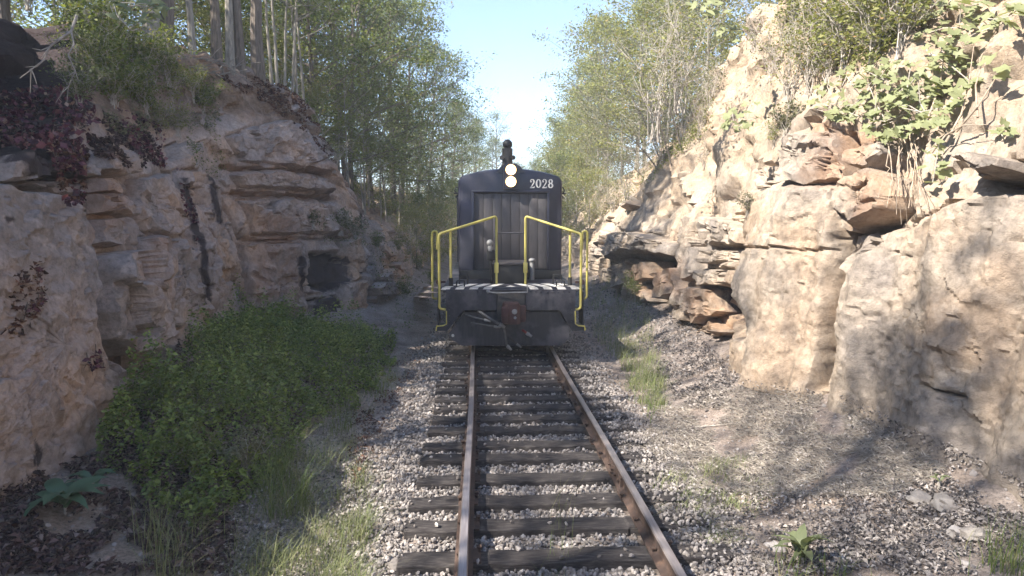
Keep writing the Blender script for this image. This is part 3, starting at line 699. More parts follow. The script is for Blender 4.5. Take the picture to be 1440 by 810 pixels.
_l.new(ramp(_n, _l, _sc.outputs[0], [(.25, (1, .92, .75)), (.7, (1, .72, .36)), (.97, (.55, .28, .10))]), _p.inputs['Emission Color'])
_l.new(ramp(_n, _l, _sc.outputs[0], [(.2, gray(1)), (.75, gray(.3)), (.98, gray(.04))]), (_sm := N(_n, 'ShaderNodeMath', operation='MULTIPLY')).inputs[0]); _sm.inputs[1].default_value = 18.0; _l.new(_sm.outputs[0], _p.inputs['Emission Strength'])
YF, YD, YH = 12.45, 12.45, 14.25                      # pilot plate, deck edge, hood front
loco = thing('locomotive', (TX, YF, .171), 'black switcher locomotive with yellow handrails, lit headlight and number 2028 on the track', 'locomotive')
LO = Vector(loco.location)
class LB(MB):                                          # collects in world coordinates, stored relative to the locomotive
    def put(s, name, mat, parent=loco, smooth=True):
        s.v = [(x-LO.x, y-LO.y, z-LO.z) for x, y, z in s.v]; return s.build(name, M[mat], parent, smooth)
def W(px, py, Y): return at(px, py, Y)
# --- hood: arched top, long body behind
zt_c = W(718, 233, YH).z; zsh = W(650, 250, YH).z
hx0 = W(644.5, 300, YH).x; hx1 = W(790.6, 300, YH).x; hc = (hx0+hx1)/2; hw = (hx1-hx0)/2; zdeck = W(718, 403.5, YD).z; zhb = zdeck-.02
ztop = W(718, 236, YH).z
outline = [(hc-hw, zhb), (hc-hw, zsh-.10)]
for k in range(7):
    a = math.pi-k/6*math.radians(72); outline.append((hc-hw+.16+.16*math.cos(a), zsh-.10+.16*math.sin(a)))
for t in (-.6, -.3, 0, .3, .6): outline.append((hc+hw*t, ztop-(ztop-zsh-.045)*(abs(t)**1.7)))
for k in range(7):
    a = math.radians(72)-k/6*math.radians(72); outline.append((hc+hw-.16+.16*math.cos(a), zsh-.10+.16*math.sin(a)))
outline += [(hc+hw, zhb)]
# hood skin with rounded nose edge: three loops
def inset(poly, d):
    cx = hc; cz = (zhb+ztop)/2; return [(cx+(x-cx)*(1-d/hw), cz+(z-cz)*(1-d/((ztop-zhb)/2)) if z > zhb+.01 else z) for x, z in poly]
b = LB(); loops = [(inset(outline, .07), YH), (inset(outline, .02), YH+.02), (outline, YH+.07), (outline, YH+6.4)]
n = len(outline); V = []; F = []
for poly, y in loops: V += [(x, y, z) for x, z in poly]
for i in range(len(loops)-1):
    for k in range(n): F.append((i*n+k, i*n+(k+1) % n, (i+1)*n+(k+1) % n, (i+1)*n+k))
F.append(tuple(range(n))); F.append(tuple(range((len(loops)-1)*n, len(loops)*n)))
b.add(V, F); hood = b.put('hood', 'hood')
# radiator opening: frame + eight upright shutter panels
sx0, sx1 = W(667, 320, YH).x, W(769, 320, YH).x; sz1 = W(718, 271, YH).z; sz0 = W(718, 378, YH).z
b = LB(); b.box(sx0-.01, sx1+.01, YH-.006, YH+.01, sz0-.01, sz1+.01); grille = b.put('radiator_grille', 'black')
for k in range(8):
    w = (sx1-sx0)/8; b = LB(); b.box(sx0+k*w+.004, sx0+(k+1)*w-.004, YH-.030+.003*(k % 3), YH-.010, sz0+.01, sz1-.02, .003); b.put('shutter_panel', 'shutter', None).parent = grille
b = LB()
for (x0, x1, z0, z1) in ((sx0-.05, sx1+.05, sz1, sz1+.045), (sx0-.05, sx0, sz0-.02, sz1), (sx1, sx1+.05, sz0-.02, sz1)): b.box(x0, x1, YH-.085, YH+.01, z0, z1, .008)
b.put('grille_frame', 'hood', grille)
b = LB(); b.box(hx0+.03, hx1-.03, YH-.05, YH+.02, zhb, sz0-.03, .01); b.put('hood_sill', 'black')
# headlight housing with two lamps
lx = W(718, 250, YH).x; lz1 = W(718, 239.5, YH).z; lz2 = W(718, 256, YH).z
b = LB(); hw2 = .20
prof2 = [(lx-.30, ztop-.10), (lx-.20, ztop+.03), (lx-.10, ztop+.085), (lx+.10, ztop+.085), (lx+.20, ztop+.03), (lx+.30, ztop-.10)]
b.prism(prof2, YH-.02, YH+1.2); b.prism([(lx-.15, lz2-.15), (lx-.15, lz1+.08), (lx-.10, lz1+.13), (lx+.10, lz1+.13), (lx+.15, lz1+.08), (lx+.15, lz2-.15)], YH-.14, YH+.05)
hl = b.put('headlight', 'hood')
for z in (lz1, lz2):
    b = LB(); b.lathe([(.0, 0), (.124, 0), (.13, -.035), (.116, -.04), (.113, -.01)], (lx, YH-.142, z), 'Y', 24); b.put('bezel', 'black', hl)
    b = MB(); b.lathe([(0, -.034), (.05, -.030), (.085, -.018), (.112, 0)], (0, 0, 0), 'Y', 28); b.build('lamp_lens', M['lamp'], hl, True, (lx-LO.x, YH-.15-LO.y, z-LO.z))
# number 2028, brushed serif figures as raised paint
def stroke(b, pts, ws, ox, oz, s, y):
    P = [Vector((p[0], 0, p[1])) for p in pts]; V = []; F = []
    for i, p in enumerate(P):
        t = (P[min(i+1, len(P)-1)]-P[max(i-1, 0)]).normalized(); nrm = Vector((-t.z, 0, t.x)); w = ws[i]/2
        for q, yy in ((p+nrm*w, y), (p-nrm*w, y), (p-nrm*w, y+.004), (p+nrm*w, y+.004)): V.append((ox+q.x*s, yy, oz+q.z*s))
    for i in range(len(P)-1):
        for k in range(4): F.append((i*4+k, i*4+(k+1) % 4, i*4+4+(k+1) % 4, i*4+4+k))
    F += [(0, 1, 2, 3), tuple(4*len(P)-4+k for k in range(4))]; b.add(V, F)
def ell(cx, cz, rx, rz, a0, a1, n=16): return [(cx+rx*math.cos(R(a0+(a1-a0)*k/n)), cz+rz*math.sin(R(a0+(a1-a0)*k/n))) for k in range(n+1)]
def digit(ch, ox, oz, s, y):
    b = LB()
    if ch == '2':
        p = ell(.30, .70, .20, .24, 165, -35, 14)+[(.33, .34), (.16, .10)]
        stroke(b, p, [.13, .10, .08]+[.07]*4+[.10, .13, .15, .16, .16, .15, .14, .12]+[.11, .10], ox, oz, s, y)
        stroke(b, [(.06, .05), (.30, .06), (.50, .06), (.57, .17)], [.13, .14, .13, .06], ox, oz, s, y-.0005)
        stroke(b, ell(.16, .70, .045, .045, 0, 360, 10), [.09]*11, ox, oz, s, y-.001)
    elif ch == '0':
        stroke(b, ell(.32, .5, .215, .43, 90, 450, 28), [.08+.10*abs(math.cos(R(90+360*k/28))) for k in range(29)], ox, oz, s, y)
    else:
        stroke(b, ell(.31, .73, .165, .20, 90, 450, 22), [.08+.07*abs(math.cos(R(90+360*k/22))) for k in range(23)], ox, oz, s, y)
        stroke(b, ell(.31, .28, .205, .23, 90, 450, 24), [.08+.09*abs(math.cos(R(90+360*k/24))) for k in range(25)], ox, oz, s, y-.0005)
    return b
nx0, nz0, nz1 = W(744.5, 264, YH).x, W(744.5, 264.5, YH).z, W(744.5, 251.5, YH).z; ns = nz1-nz0
for k, ch in enumerate('2028'):
    d = digit(ch, nx0+k*(W(779, 258, YH).x-nx0)/4, nz0, ns, YH-.004).put('number_'+{'2': 'two', '0': 'zero', '8': 'eight'}[ch], 'white', hood, False)
# bell / stack on the roof
b = LB(); sxc, sy = W(713.5, 220, YH+.5).x, YH+.55
z0 = ztop+.02; z1 = W(713, 209, sy).z; zb = W(713, 203, sy).z
b.lathe([(.13, 0), (.13, .08), (.112, .10), (.112, z1-z0-.02), (.118, z1-z0-.015), (.118, z1-z0), (.0, z1-z0)], (sxc, sy, z0), 'Z', 20); stack = b.put('exhaust_stack', 'steel_dark')
b = LB(); b.lathe([(max(.002, .105*math.sin(R(180*k/12))), -.105*math.cos(R(180*k/12))) for k in range(13)], (sxc+.005, sy, zb), 'Z', 18); b.put('stack_cap', 'black', stack)
b = LB(); hz = W(713, 222.5, sy).z
for s in (-1, 1): b.tube([(sxc, sy-.02, hz), (sxc+s*.09, sy-.05, hz), (sxc+s*.125, sy-.14, hz)], [.03, .035, .05], 10)
b.put('horn', 'steel_dark', stack)
# lifting lugs on the hood's shoulders
for s in (-1, 1):
    x = hc+s*hw; zz = W(642, 270, YH).z; b = LB()
    b.tube([(x-s*.02, YH+.3, zz+.10), (x+s*.055, YH+.3, zz+.11), (x+s*.085, YH+.3, zz+.04), (x+s*.04, YH+.3, zz-.01)], .013, 8); b.box(x-.01 if s > 0 else x-.10, x+.10 if s > 0 else x+.01, YH+.24, YH+.36, zz-.03, zz-.005, .004); b.tube([(x, YH+.3, zz-.03), (x+s*.06, YH+.3, zz-.09), (x, YH+.3, zz-.14)], .014, 8); b.put('lifting_lug', 'black')
# hood doors along both sides (seen from a step aside)
for s in (-1, 1):
    for k in range(7):
        x = hc+s*hw; b = LB(); b.box(min(x, x+s*.018), max(x, x+s*.018), YH+.55+.8*k, YH+1.28+.8*k, zhb+.25, zsh-.30, .008); dd = b.put('hood_door', 'hood')
        b = LB(); b.box(min(x+s*.018, x+s*.045), max(x+s*.018, x+s*.045), YH+1.18+.8*k, YH+1.21+.8*k, zhb+.9, zhb+1.05, .004); b.put('latch', 'black', dd)
# cab behind
cx0, cx1 = TX-1.30, TX+1.30; cy0 = YH+6.4; b = LB()
cab_z = ztop+.02; b.prism([(cx0, zhb), (cx0, cab_z-.35), (cx0+.25, cab_z-.12), (TX, cab_z), (cx1-.25, cab_z-.12), (cx1, cab_z-.35), (cx1, zhb)], cy0, cy0+2.6); cab = b.put('cab', 'hood')
M['glass'] = emit('glass', (.02, .025, .03), 0); M['glass'].node_tree.nodes['Principled BSDF'].inputs['Roughness'].default_value = .08
for s in (-1, 1):
    for k in (0, 1):
        x = TX+s*1.30; b = LB(); b.box(min(x-s*.01, x+s*.012), max(x-s*.01, x+s*.012), cy0+.4+1.05*k, cy0+1.2+1.05*k, zhb+.95, zhb+1.7, .006); b.put('window', 'glass', cab)
# --- deck and end sheet
dx0, dx1 = W(623, 403, YD).x, W(812.5, 403, YD).x
b = LB(); b.box(dx0, dx1, YD, YH+9.6, zdeck-.10, zdeck, .008); deck = b.put('deck', 'frame_paint')
def q(px, py, Y=YF): p = W(px, py, Y); return (p.x, p.z)
def fx(c): return 590+c/4.765
def fy(c): return 330+c/4.765
def P2(cx, cy, Y=YF): return q(fx(cx), fy(cy), Y)
sheet = [P2(178, 366), P2(178, 600), P2(112, 612), P2(112, 642), P2(188, 642), P2(292, 502), P2(515, 502), P2(515, 372), P2(712, 372), P2(712, 502), P2(936, 502), P2(1018, 642), P2(1104, 640), P2(1104, 612), P2(1044, 600), P2(1040, 366)]
b = LB(); b.prism(sheet, YF-.06, YF+.05); b.put('end_sheet', 'frame_paint')
b = LB(); b.prism([P2(198, 664), P2(300, 520), P2(930, 520), P2(1006, 622), P2(1006, 692), P2(962, 748), P2(282, 748), P2(198, 696)], YF+.075, YF+.13); plow = b.put('pilot_plate', 'frame_paint')
pe = P2(222, 680); b = LB(); b.lathe([(0, -.012), (.028, -.012), (.028, .002), (0, .002)], (pe[0], YF+.074, pe[1]), 'Y', 12); b.put('bolt', 'white', plow)
# draft pocket and coupler
x0, z1_ = P2(515, 368); x1, z0_ = P2(712, 568)
b = LB(); b.box(x0+.01, x1-.01, YF-.05, YF+.35, z0_, z1_, .012); pocket = b.put('draft_pocket', 'steel_dark')
cxp = (x0+x1)/2-.02; zc0, zc1 = P2(610, 578)[1], P2(610, 446)[1]
b = LB(); xa, xb_ = P2(555, 500)[0], P2(668, 500)[0]
def hexa(x0, x1, ya, yb, z0, z1, c): return [(x0+c, ya), (x1-c, ya), (x1, ya+c), (x1, yb), (x0, yb), (x0, ya+c)]
pl = hexa(xa, xb_, YF-.46, YF-.05, 0, 0, .07); n = len(pl)
b.add([(x, y, zc0) for x, y in pl]+[(x, y, zc1-.04) for x, y in pl]+[(x*.8+.2*(xa+xb_)/2, y, zc1) for x, y in pl], [tuple(range(n))]+[(i, (i+1) % n, n+(i+1) % n, n+i) for i in range(n)]+[(n+i, n+(i+1) % n, 2*n+(i+1) % n, 2*n+i) for i in range(n)]+[tuple(range(2*n, 3*n))])
coup = b.put('coupler', 'rust')
b = LB(); b.box(xa-.03, xa+.10, YF-.56, YF-.36, zc0+.03, zc1-.05, .03); b.put('knuckle', 'rust', coup)
b = LB(); xg, zg = P2(700, 550); b.box(xb_-.005, xg+.02, YF-.26, YF-.06, zc0+.02, zc1-.06, .02); b.box(xb_+.0, xg, YF-.30, YF-.25, zc0+.02, zc0+.06, .01); b.put('guard_arm', 'rust', coup)
b = LB(); mx = xa+.18; b.lathe([(0, 0), (.05, .0), (.045, .03), (0, .035)][::-1], (mx+.02, YF-.47, (zc0+zc1)/2+.05), 'Y', 8); b.lathe([(0, 0), (.03, 0), (0, .02)], (mx+.03, YF-.465, (zc0+zc1)/2-.06), 'Y', 5); b.put('coupler_lock', 'silver', coup)
# uncoupling lever and gate ring
b = LB(); ya = YF-.09
b.tube([(*P2(458, 384, ya)[:1], ya, P2(458, 384, ya)[1]), (P2(520, 392, ya)[0], ya, P2(520, 392, ya)[1]), (P2(640, 386, ya)[0], ya-.05, P2(640, 386, ya)[1]), (P2(722, 386, ya)[0], ya, P2(722, 386, ya)[1]), (P2(722, 340, ya)[0], ya, P2(722, 340, ya)[1])], .013, 8); b.put('uncoupling_lever', 'silver')
b = LB(); kx, kz = P2(460, 380, ya); b.lathe([(max(.003, .04*math.sin(R(22.5*k))), -.04*math.cos(R(22.5*k))) for k in range(9)], (kx, ya+.04, kz), 'Y', 12); b.put('lever_bracket', 'silver')
# air hoses hanging under the beam
def hose(pts, r, mat='hose', name='air_hose'):
    pp = [Vector((P2(cx, cy, y)[0], y, P2(cx, cy, y)[1])) for cx, cy, y in pts]; fine = []
    for i in range(len(pp)-1):
        p0, p1, p2, p3 = pp[max(i-1, 0)], pp[i], pp[i+1], pp[min(i+2, len(pp)-1)]
        for t in (0, .25, .5, .75):
            fine.append(.5*((2*p1)+(p2-p0)*t+(2*p0-5*p1+4*p2-p3)*t*t+(3*p1-p0-3*p2+p3)*t**3))
    fine.append(pp[-1]); b = LB(); b.tube(fine, r, 8); h = b.put(name, mat)
    e = fine[-1]; d = (fine[-1]-fine[-2]).normalized(); b = LB(); b.tube([e-d*.02, e+d*.03, e+d*.05, e+d*.10], [r*1.5, r*1.7, r*1.25, r*1.1], 8); b.put('hose_coupling', 'silver', h)
hose([(390, 508, YF+.0), (430, 535, YF-.08), (490, 575, YF-.12), (540, 604, YF-.10)], .026)
hose([(308, 538, YF+.02), (360, 552, YF-.05), (440, 572, YF-.08)], .016)
hose([(345, 590, YF+.04), (400, 600, YF-.04), (505, 616, YF-.06)], .014)
hose([(560, 600, YF-.05), (572, 660, YF-.10), (584, 735, YF-.10), (590, 748, YF-.10)], .020)
hose([(600, 690, YF-.02), (630, 715, YF-.04), (655, 735, YF-.02)], .014, 'steel_dark')
hose([(690, 640, YF+.02), (705, 650, YF-.02), (722, 662, YF-.03)], .022, 'red', 'red_hose')
# hazard stripes on the deck's edge: raised paint bars slanting to the middle
mid = (dx0+dx1)/2
for s in (-1, 1):
    for k in range(5):
        xa_ = mid+s*(.09+.255*k); b = LB(); w = .15
        sh_ = s*.22
        if abs(xa_+sh_-mid) > (dx1-dx0)/2-.10: continue
        poly = [(xa_+sh_, YD+.012), (xa_+sh_+s*w, YD+.012), (xa_+s*w, YD+.62), (xa_, YD+.62)]
        b.add([(x, y, zdeck+.003) for x, y in poly]+[(x, y, zdeck+.006) for x, y in poly], [(0, 1, 2, 3), (4, 5, 6, 7)]+[(i, (i+1) % 4, 4+(i+1) % 4, 4+i) for i in range(4)]); b.put('hazard_stripe', 'white', deck, False)
        zz = zdeck-.004; poly = [(xa_+sh_+s*.02, zz), (xa_+sh_+s*(w+.02), zz), (xa_+sh_+s*(w+.06), zz-.045), (xa_+sh_+s*.05, zz-.045)]
        b = LB(); b.prism(poly, YD-.005, YD-.001); b.put('hazard_stripe', 'white', deck, False)
b = LB(); b.add([(mid-.09, YD+.012, zdeck+.003), (mid+.09, YD+.012, zdeck+.003), (mid, YD+.24, zdeck+.003), (mid-.09, YD+.012, zdeck+.006), (mid+.09, YD+.012, zdeck+.006), (mid, YD+.24, zdeck+.006)], [(0, 1, 2), (3, 4, 5), (0, 1, 4, 3), (1, 2, 5, 4), (2, 0, 3, 5)]); b.put('hazard_stripe', 'white', deck, False)
# box with tread plate on the deck in front of the grille
YB = 13.1; bx0, bx1 = W(694, 380, YB).x, W(741.5, 380, YB).x; bz1 = W(718, 369.5, YB).z
b = LB(); b.box(bx0, bx1, YB, YH-.06, zdeck-.002, bz1-.04, .012); bb = b.put('step_box', 'black')
b = LB(); b.box(bx0-.02, bx1+.02, YB-.03, YH-.06, bz1-.04, bz1, .008); b.put('tread', 'shutter', bb)
# hand brake stand with pale wheel hub
YS = 13.2; hx, _ = q(fx(470), 0, YS); b = LB(); zz = W(fx(470), fy(55), YS).z
b.tube([(hx+.03, YS+.05, zdeck-.003), (hx+.01, YS+.02, zdeck+.40), (hx-.03, YS, zz-.12)], [.035, .04, .03], 10); b.box(hx-.07, hx+.10, YS-.03, YS+.12, zz-.34, zz-.14, .03); bs = b.put('brake_stand', 'black')
b = LB(); b.lathe([(max(.003, .065*math.sin(R(18*k))), -.065*math.cos(R(18*k))) for k in range(11)], (hx-.01, YS-.02, zz), 'Z', 16); b.lathe([(.035, -.16), (.05, -.09), (.03, -.03)], (hx-.005, YS-.02, zz), 'Z', 12); b.put('stand_cap', 'silver', bs)
fp = W(748, 366, 13.95); b = LB(); b.lathe([(max(.003, .07*math.sin(R(18*k))), -.05*math.cos(R(18*k))) for k in range(11)], fp[:], 'Z', 16); b.lathe([(.05, zdeck-fp.z), (.045, -.03)], fp[:], 'Z', 12); b.put('filler_cap', 'silver')
# gate between the inner rail posts
b = LB(); YR = 12.95; gz1 = W(718, 327.5, YR).z; g0, g1 = W(698.5, 327, YR).x, W(739.5, 327, YR).x
b.tube([(g0, YR, gz1), (g1, YR, gz1)], .012, 8); b.tube([(g0+.02, YR, gz1), (g0+.02, YR, zdeck+.25)], .010, 8); b.tube([(g1-.02, YR, gz1), (g1-.02, YR, zdeck+.25)], .010, 8); b.put('gate_bar', 'frame_paint')
# --- yellow handrails
def bend(pts, r=.07):
    """round the corners of a polyline"""
    out = [pts[0]]
    for a, p, c in zip(pts[:-2], pts[1:-1], pts[2:]):
        a, p, c = Vector(a), Vector(p), Vector(c); u = (a-p); v = (c-p); ra = min(r, u.length*.45); rc = min(r, v.length*.45)
        s, e = p+u.normalized()*ra, p+v.normalized()*rc
        for t in (0, .25, .5, .75, 1): out.append(s*(1-t)**2+p*2*t*(1-t)+e*t*t)
    out.append(pts[-1]); return out
def pt(px, py, Y): return W(px, py, Y)[:]
for s in (-1, 1):
    inner, post2, outer, far_x = (698, 633.5, 617, 607.5) if s < 0 else (739, 802, 817.5, 826)
    b = LB(); YR = 12.95; zin = W(inner, 304, YR)
    edge = W(outer, 330, YF-.02)
    zl = W(outer, fy(498), YF-.02).z
    xi = W(inner+s*-0 , 304, YR).x
    top_out = W(outer, 329, YF-.02)
    pts = [(xi, YR, zdeck+.38), (xi, YR, zin.z), (top_out.x, YF-.02, top_out.z), (edge.x, YF-.02, zl), (edge.x-s*.13, YF-.01, zl-.01)]
    b.tube(bend(pts, .06), .024, 10); hr = b.put('handrail', 'yellow')
    b = LB(); p1 = W(post2, 322.5, 12.62); b.tube([(p1.x, 12.62, p1.z-.005), (p1.x, 12.62, zdeck+.0)], .024, 10); b.put('rail_post', 'yellow', hr)
    b = LB(); b.tube([(p1.x, 12.62, zdeck-.002), (p1.x, 12.62, zdeck+.16)], .04, 10); b.box(p1.x-.09, p1.x+.09, 12.55, 12.70, zdeck-.003, zdeck+.015, .004); b.put('post_foot', 'black', hr)
    b = LB(); b.box(xi-.04, xi+.04, YR-.03, YR+.03, zdeck+.22, zdeck+.42, .012); b.tube([(xi, YR, zdeck-.003), (xi, YR, zdeck+.30)], .022, 8); b.put('post_bracket', 'yellow', hr)
    # side stanchion further back
    YO = 13.15; fo = W(far_x, 335, YO); b = LB(); zl2 = W(far_x, fy(428), YO).z; zt2 = W(far_x, 325, YO).z
    xin = fo.x-s*.10
    b.tube(bend([(xin, YO, zt2-.35), (xin, YO, zt2), (fo.x, YO, zt2), (fo.x, YO, zl2), (fo.x-s*.13, YO, zl2-.005)], .06), .022, 10); b.put('grab_iron', 'yellow')
    # step well with yellow-edged treads
    wx0 = W(616 if s < 0 else 819.5, 440, YF+.2).x; zs = P2(150, 628)[1]
    xs0, xs1 = sorted((wx0, P2(178 if s < 0 else 1042, 600)[0]+s*-.02))
    b = LB()
    for kk, (zz) in enumerate((zs, zs+.36, zs+.70)): b.box(xs0, xs1, YF+.052, YF+.55, zz-.02, zz+.02, .005)
    b.box(xs0 if s < 0 else xs1-.02, xs0+.02 if s < 0 else xs1, YF+.054, YF+.56, zs-.02, zdeck-.11); b.put('step_well', 'frame_paint')
    b = LB(); e = 1
    lo = [P2(*c) for c in ([(181, 508), (181, 596), (160, 606), (116, 610), (113, 640)] if s < 0 else [(1040, 508), (1042, 594), (1060, 606), (1102, 610), (1106, 638)])]
    b.tube([(x, YF-.068, z) for x, z in lo], .012, 6); b.put('step_edge', 'yellow')
    # coiled cable loops on the deck lip
    for (ca, cb_, cc, cd) in (((248, 348, 300, 308)), ((268, 302, 322, 268))):
        m_ = (lambda c: c) if s < 0 else (lambda c: 1218-c); yy_ = YF+.02 if cb_ > 320 else YF+.55
        b = LB(); pa_, pb_ = P2(m_(ca), cb_, yy_), P2(m_(cc), cd, yy_)
        b.tube(bend([(pa_[0], yy_, zdeck-.01), (pa_[0], yy_, pb_[1]), (pb_[0], yy_, pb_[1]), (pb_[0], yy_+.02, zdeck-.01)], .03), .014, 8); b.put('cable_loop', 'black')
    b = LB(); mk = P2(118 if s < 0 else 1098, 318, YF+.3); b.lathe([(0, -.03), (.05, -.03), (.055, 0), (.05, .03), (0, .03)], (mk[0]-s*.03, YF+.3, mk[1]), 'Y', 14); b.box(*sorted((mk[0]-s*.03, mk[0]-s*.16)), YF+.29, YF+.31, mk[1]-.02, mk[1]+.02); b.put('marker_lamp', 'rust')
# --- running gear under the deck
for yc in (YF+2.2, YF+8.0):
    b = LB()
    for s in (-1, 1): b.box(TX+s*.95-.07, TX+s*.95+.07, yc-1.5, yc+1.5, .55, .85, .03)
    b.box(TX-.9, TX+.9, yc-.2, yc+.2, .55, .9, .03); truck = b.put('truck_frame', 'black')
    for dy in (-1.15, 1.15):
        b = LB()
        for s in (-1, 1): b.lathe([(.1, -.07), (.50, -.07), (.545, -.045), (.50, -.04), (.50, .06), (.1, .06)] if s > 0 else [(.1, -.06), (.50, -.06), (.50, .04), (.545, .045), (.50, .07), (.1, .07)], (TX+s*.752, yc+dy, .50+.171), 'X', 28)
        b.lathe([(.08, -.75), (.08, .75)], (TX, yc+dy, .671), 'X', 12); b.put('wheel_set', 'steel_dark', truck)
b = LB(); b.box(TX-.6, TX+.6, YF+.14, YH+9.4, .95, zdeck-.10); b.box(TX-1.1, TX+1.1, YF+4.0, YF+6.2, .45, 1.0, .05); b.put('underframe', 'black')
b = LB(); b.box(TX-1.0, TX+1.0, YF+.20, YF+.24, .62, zdeck-.10); b.put('pilot_backing', 'black')

# rivets and bolt heads on the end sheet
rv = MB(); rv.lathe([(0, -.014), (.012, -.010), (.016, 0)], (0, 0, 0), 'Y', 8); rv_me = rv.mesh('rivet', M['frame_paint'], True)
for cx_, cy_ in [(200+k*38, 384) for k in range(8)]+[(740+k*38, 384) for k in range(8)]+[(200, 420+k*40) for k in range(5)]+[(1020, 420+k*40) for k in range(5)]:
    x_, z_ = P2(cx_, cy_, YF-.06); link('rivet', rv_me, loco, (x_-LO.x, -.06, z_-LO.z))
# ------------------------------------------------------------------ plants
PG = np.random.default_rng(21)
def unit(a): return a/(np.linalg.norm(a, axis=-1, keepdims=True)+1e-9)
def leaves_np(P, size, up=.6, aspect=.55, g=PG, fold=.25, up_dir=None):
    """one folded diamond (2 quads' worth as one 4-gon pair) per point"""
    n = len(P); nn = g.normal(size=(n, 3)); nn[:, 2] = np.abs(nn[:, 2])+up; nn = unit(nn)
    t = unit(np.cross(nn, g.normal(size=(n, 3)))); s = np.cross(nn, t); L = (size*(.55+.95*g.random(n)**1.5))[:, None]; w = L*aspect
    V = np.stack([P-t*L*.5, P+s*w*.5+nn*L*fold*.3, P+t*L*.5, P-s*w*.5+nn*L*fold*.3], 1).reshape(-1, 3)
    i = np.arange(n)[:, None]*4
    F = np.concatenate([i+np.array([[0, 1, 2]]), i+np.array([[0, 2, 3]])], 1).reshape(-1, 3)
    return V, F
def leaf_obj_mesh(name, P, size, mat, **k):
    V, F = leaves_np(P, size, **k); return mesh_np(name, V, F, mat)
def make_tree(seed, H, r0, cb, cr, limbs, per, size, leaf, bark, droop=0.0, sub=4, spread=.42, top=1.0, lean=.0, sparse=False):
    rr = random.Random(seed); g = np.random.default_rng(seed); b = MB()
    pts = [Vector((0, 0, -.25))]; dx = dy = 0; n = 11
    for i in range(1, n+1):
        dx += rr.uniform(-.5, .5)*.045*H/n*2+lean*H/n; dy += rr.uniform(-.5, .5)*.045*H/n*2; pts.append(Vector((dx, dy, H*i/n)))
    b.tube(pts, [r0*(1.25 if i == 0 else 1-.88*(i/n)**.9) for i in range(n+1)], 8)
    def on(t):
        f = t*n; i = min(int(f), n-1); return pts[i].lerp(pts[i+1], f-i)
    cen = []
    for k in range(limbs):
        t = cb+(.98-cb)*((k+rr.random())/limbs); u = (t-cb)/(1-cb); p = on(t); a = k*2.4+rr.uniform(-.5, .5)
        L = cr*(.35+1.0*math.sin(math.pi*min(1, .22+u*.72)))*rr.uniform(.65, 1.12)*(1 if u < .8 else .75)
        el = R(18+45*u*top+rr.uniform(-14, 14)); d = Vector((math.cos(a)*math.cos(el), math.sin(a)*math.cos(el), math.sin(el)))
        q = [p]; m = 5
        for j in range(1, m+1):
            d2 = (d+Vector((rr.uniform(-.2, .2), rr.uniform(-.2, .2), rr.uniform(-.1, .22)-droop*j/m))).normalized(); q.append(q[-1]+d2*L/m)
        rb = r0*.36*(1-.6*u)
        b.tube(q, [rb*(1-.85*j/m)+.004 for j in range(m+1)], 5, False)
        for j in range(sub):
            f = rr.uniform(.35, 1); i = min(int(f*m), m-1); s0 = q[i].lerp(q[i+1], f*m-i); dd = (d*.5+Vector((rr.uniform(-1, 1), rr.uniform(-1, 1), rr.uniform(-.4, .7)-droop))).normalized()
            l2 = L*rr.uniform(.25, .5); s1 = s0+dd*l2*.5+Vector((0, 0, .03)); s2 = s0+dd*l2
            b.tube([s0, s1, s2], [rb*.35+.003, rb*.22+.003, .003], 4, False); cen.append((s2, 1)); cen.append((s1, .8))
        cen.append((q[-1], 1)); cen.append((q[3], .7))
    me_t = b.mesh('trunk', M[bark], True)
    P = []
    for c, w in cen:
        k = max(3, int(per*w*rr.uniform(.4, 1.5))); s = spread*rr.uniform(.6, 1.3)
        P.append(np.array(c[:])+np.clip(g.normal(size=(k, 3)), -1.5, 1.5)*np.array((s, s, s*.55)))
    P = np.vstack(P)
    me_c = leaf_obj_mesh('crown', P, size, M[leaf], g=g)
    return me_t, me_c
KIND = {
 'tall': make_tree(1, 12.5, .17, .34, 2.6, 24, 20, .13, 'leaf_a', 'bark'),
 'airy': make_tree(12, 12.0, .15, .36, 2.5, 22, 11, .15, 'leaf_a', 'bark', spread=.5),
 'airy2': make_tree(13, 11.0, .14, .32, 2.3, 20, 11, .15, 'leaf_b', 'bark', spread=.5),
 'tall2': make_tree(2, 11.5, .14, .30, 2.4, 22, 20, .13, 'leaf_b', 'bark_pale'),
 'full': make_tree(3, 9.5, .13, .12, 2.6, 28, 32, .135, 'leaf_b', 'bark', droop=.15, spread=.34),
 'full2': make_tree(4, 10.5, .14, .14, 2.5, 28, 30, .14, 'leaf_a', 'bark', droop=.1, spread=.34),
 'pale': make_tree(5, 8.5, .11, .10, 2.4, 28, 34, .13, 'leaf_c', 'bark_pale', droop=.05, spread=.34),
 'pale2': make_tree(6, 7.0, .09, .06, 2.1, 26, 34, .105, 'leaf_grey', 'bark_pale', droop=.1),
 'under': make_tree(7, 4.2, .05, .10, 1.3, 22, 30, .09, 'leaf_a', 'bark_pale', droop=.1, spread=.3),
 'under2': make_tree(8, 3.6, .045, .05, 1.2, 22, 30, .085, 'leaf_c', 'twig', droop=.15, spread=.28),
 'sapling': make_tree(9, 6.0, .045, .35, 1.1, 16, 16, .09, 'leaf_b', 'bark_pale', spread=.3, sub=3),
 'sapling2': make_tree(10, 7.2, .05, .30, 1.2, 16, 15, .09, 'leaf_a', 'bark_pale', spread=.3, sub=3),
}
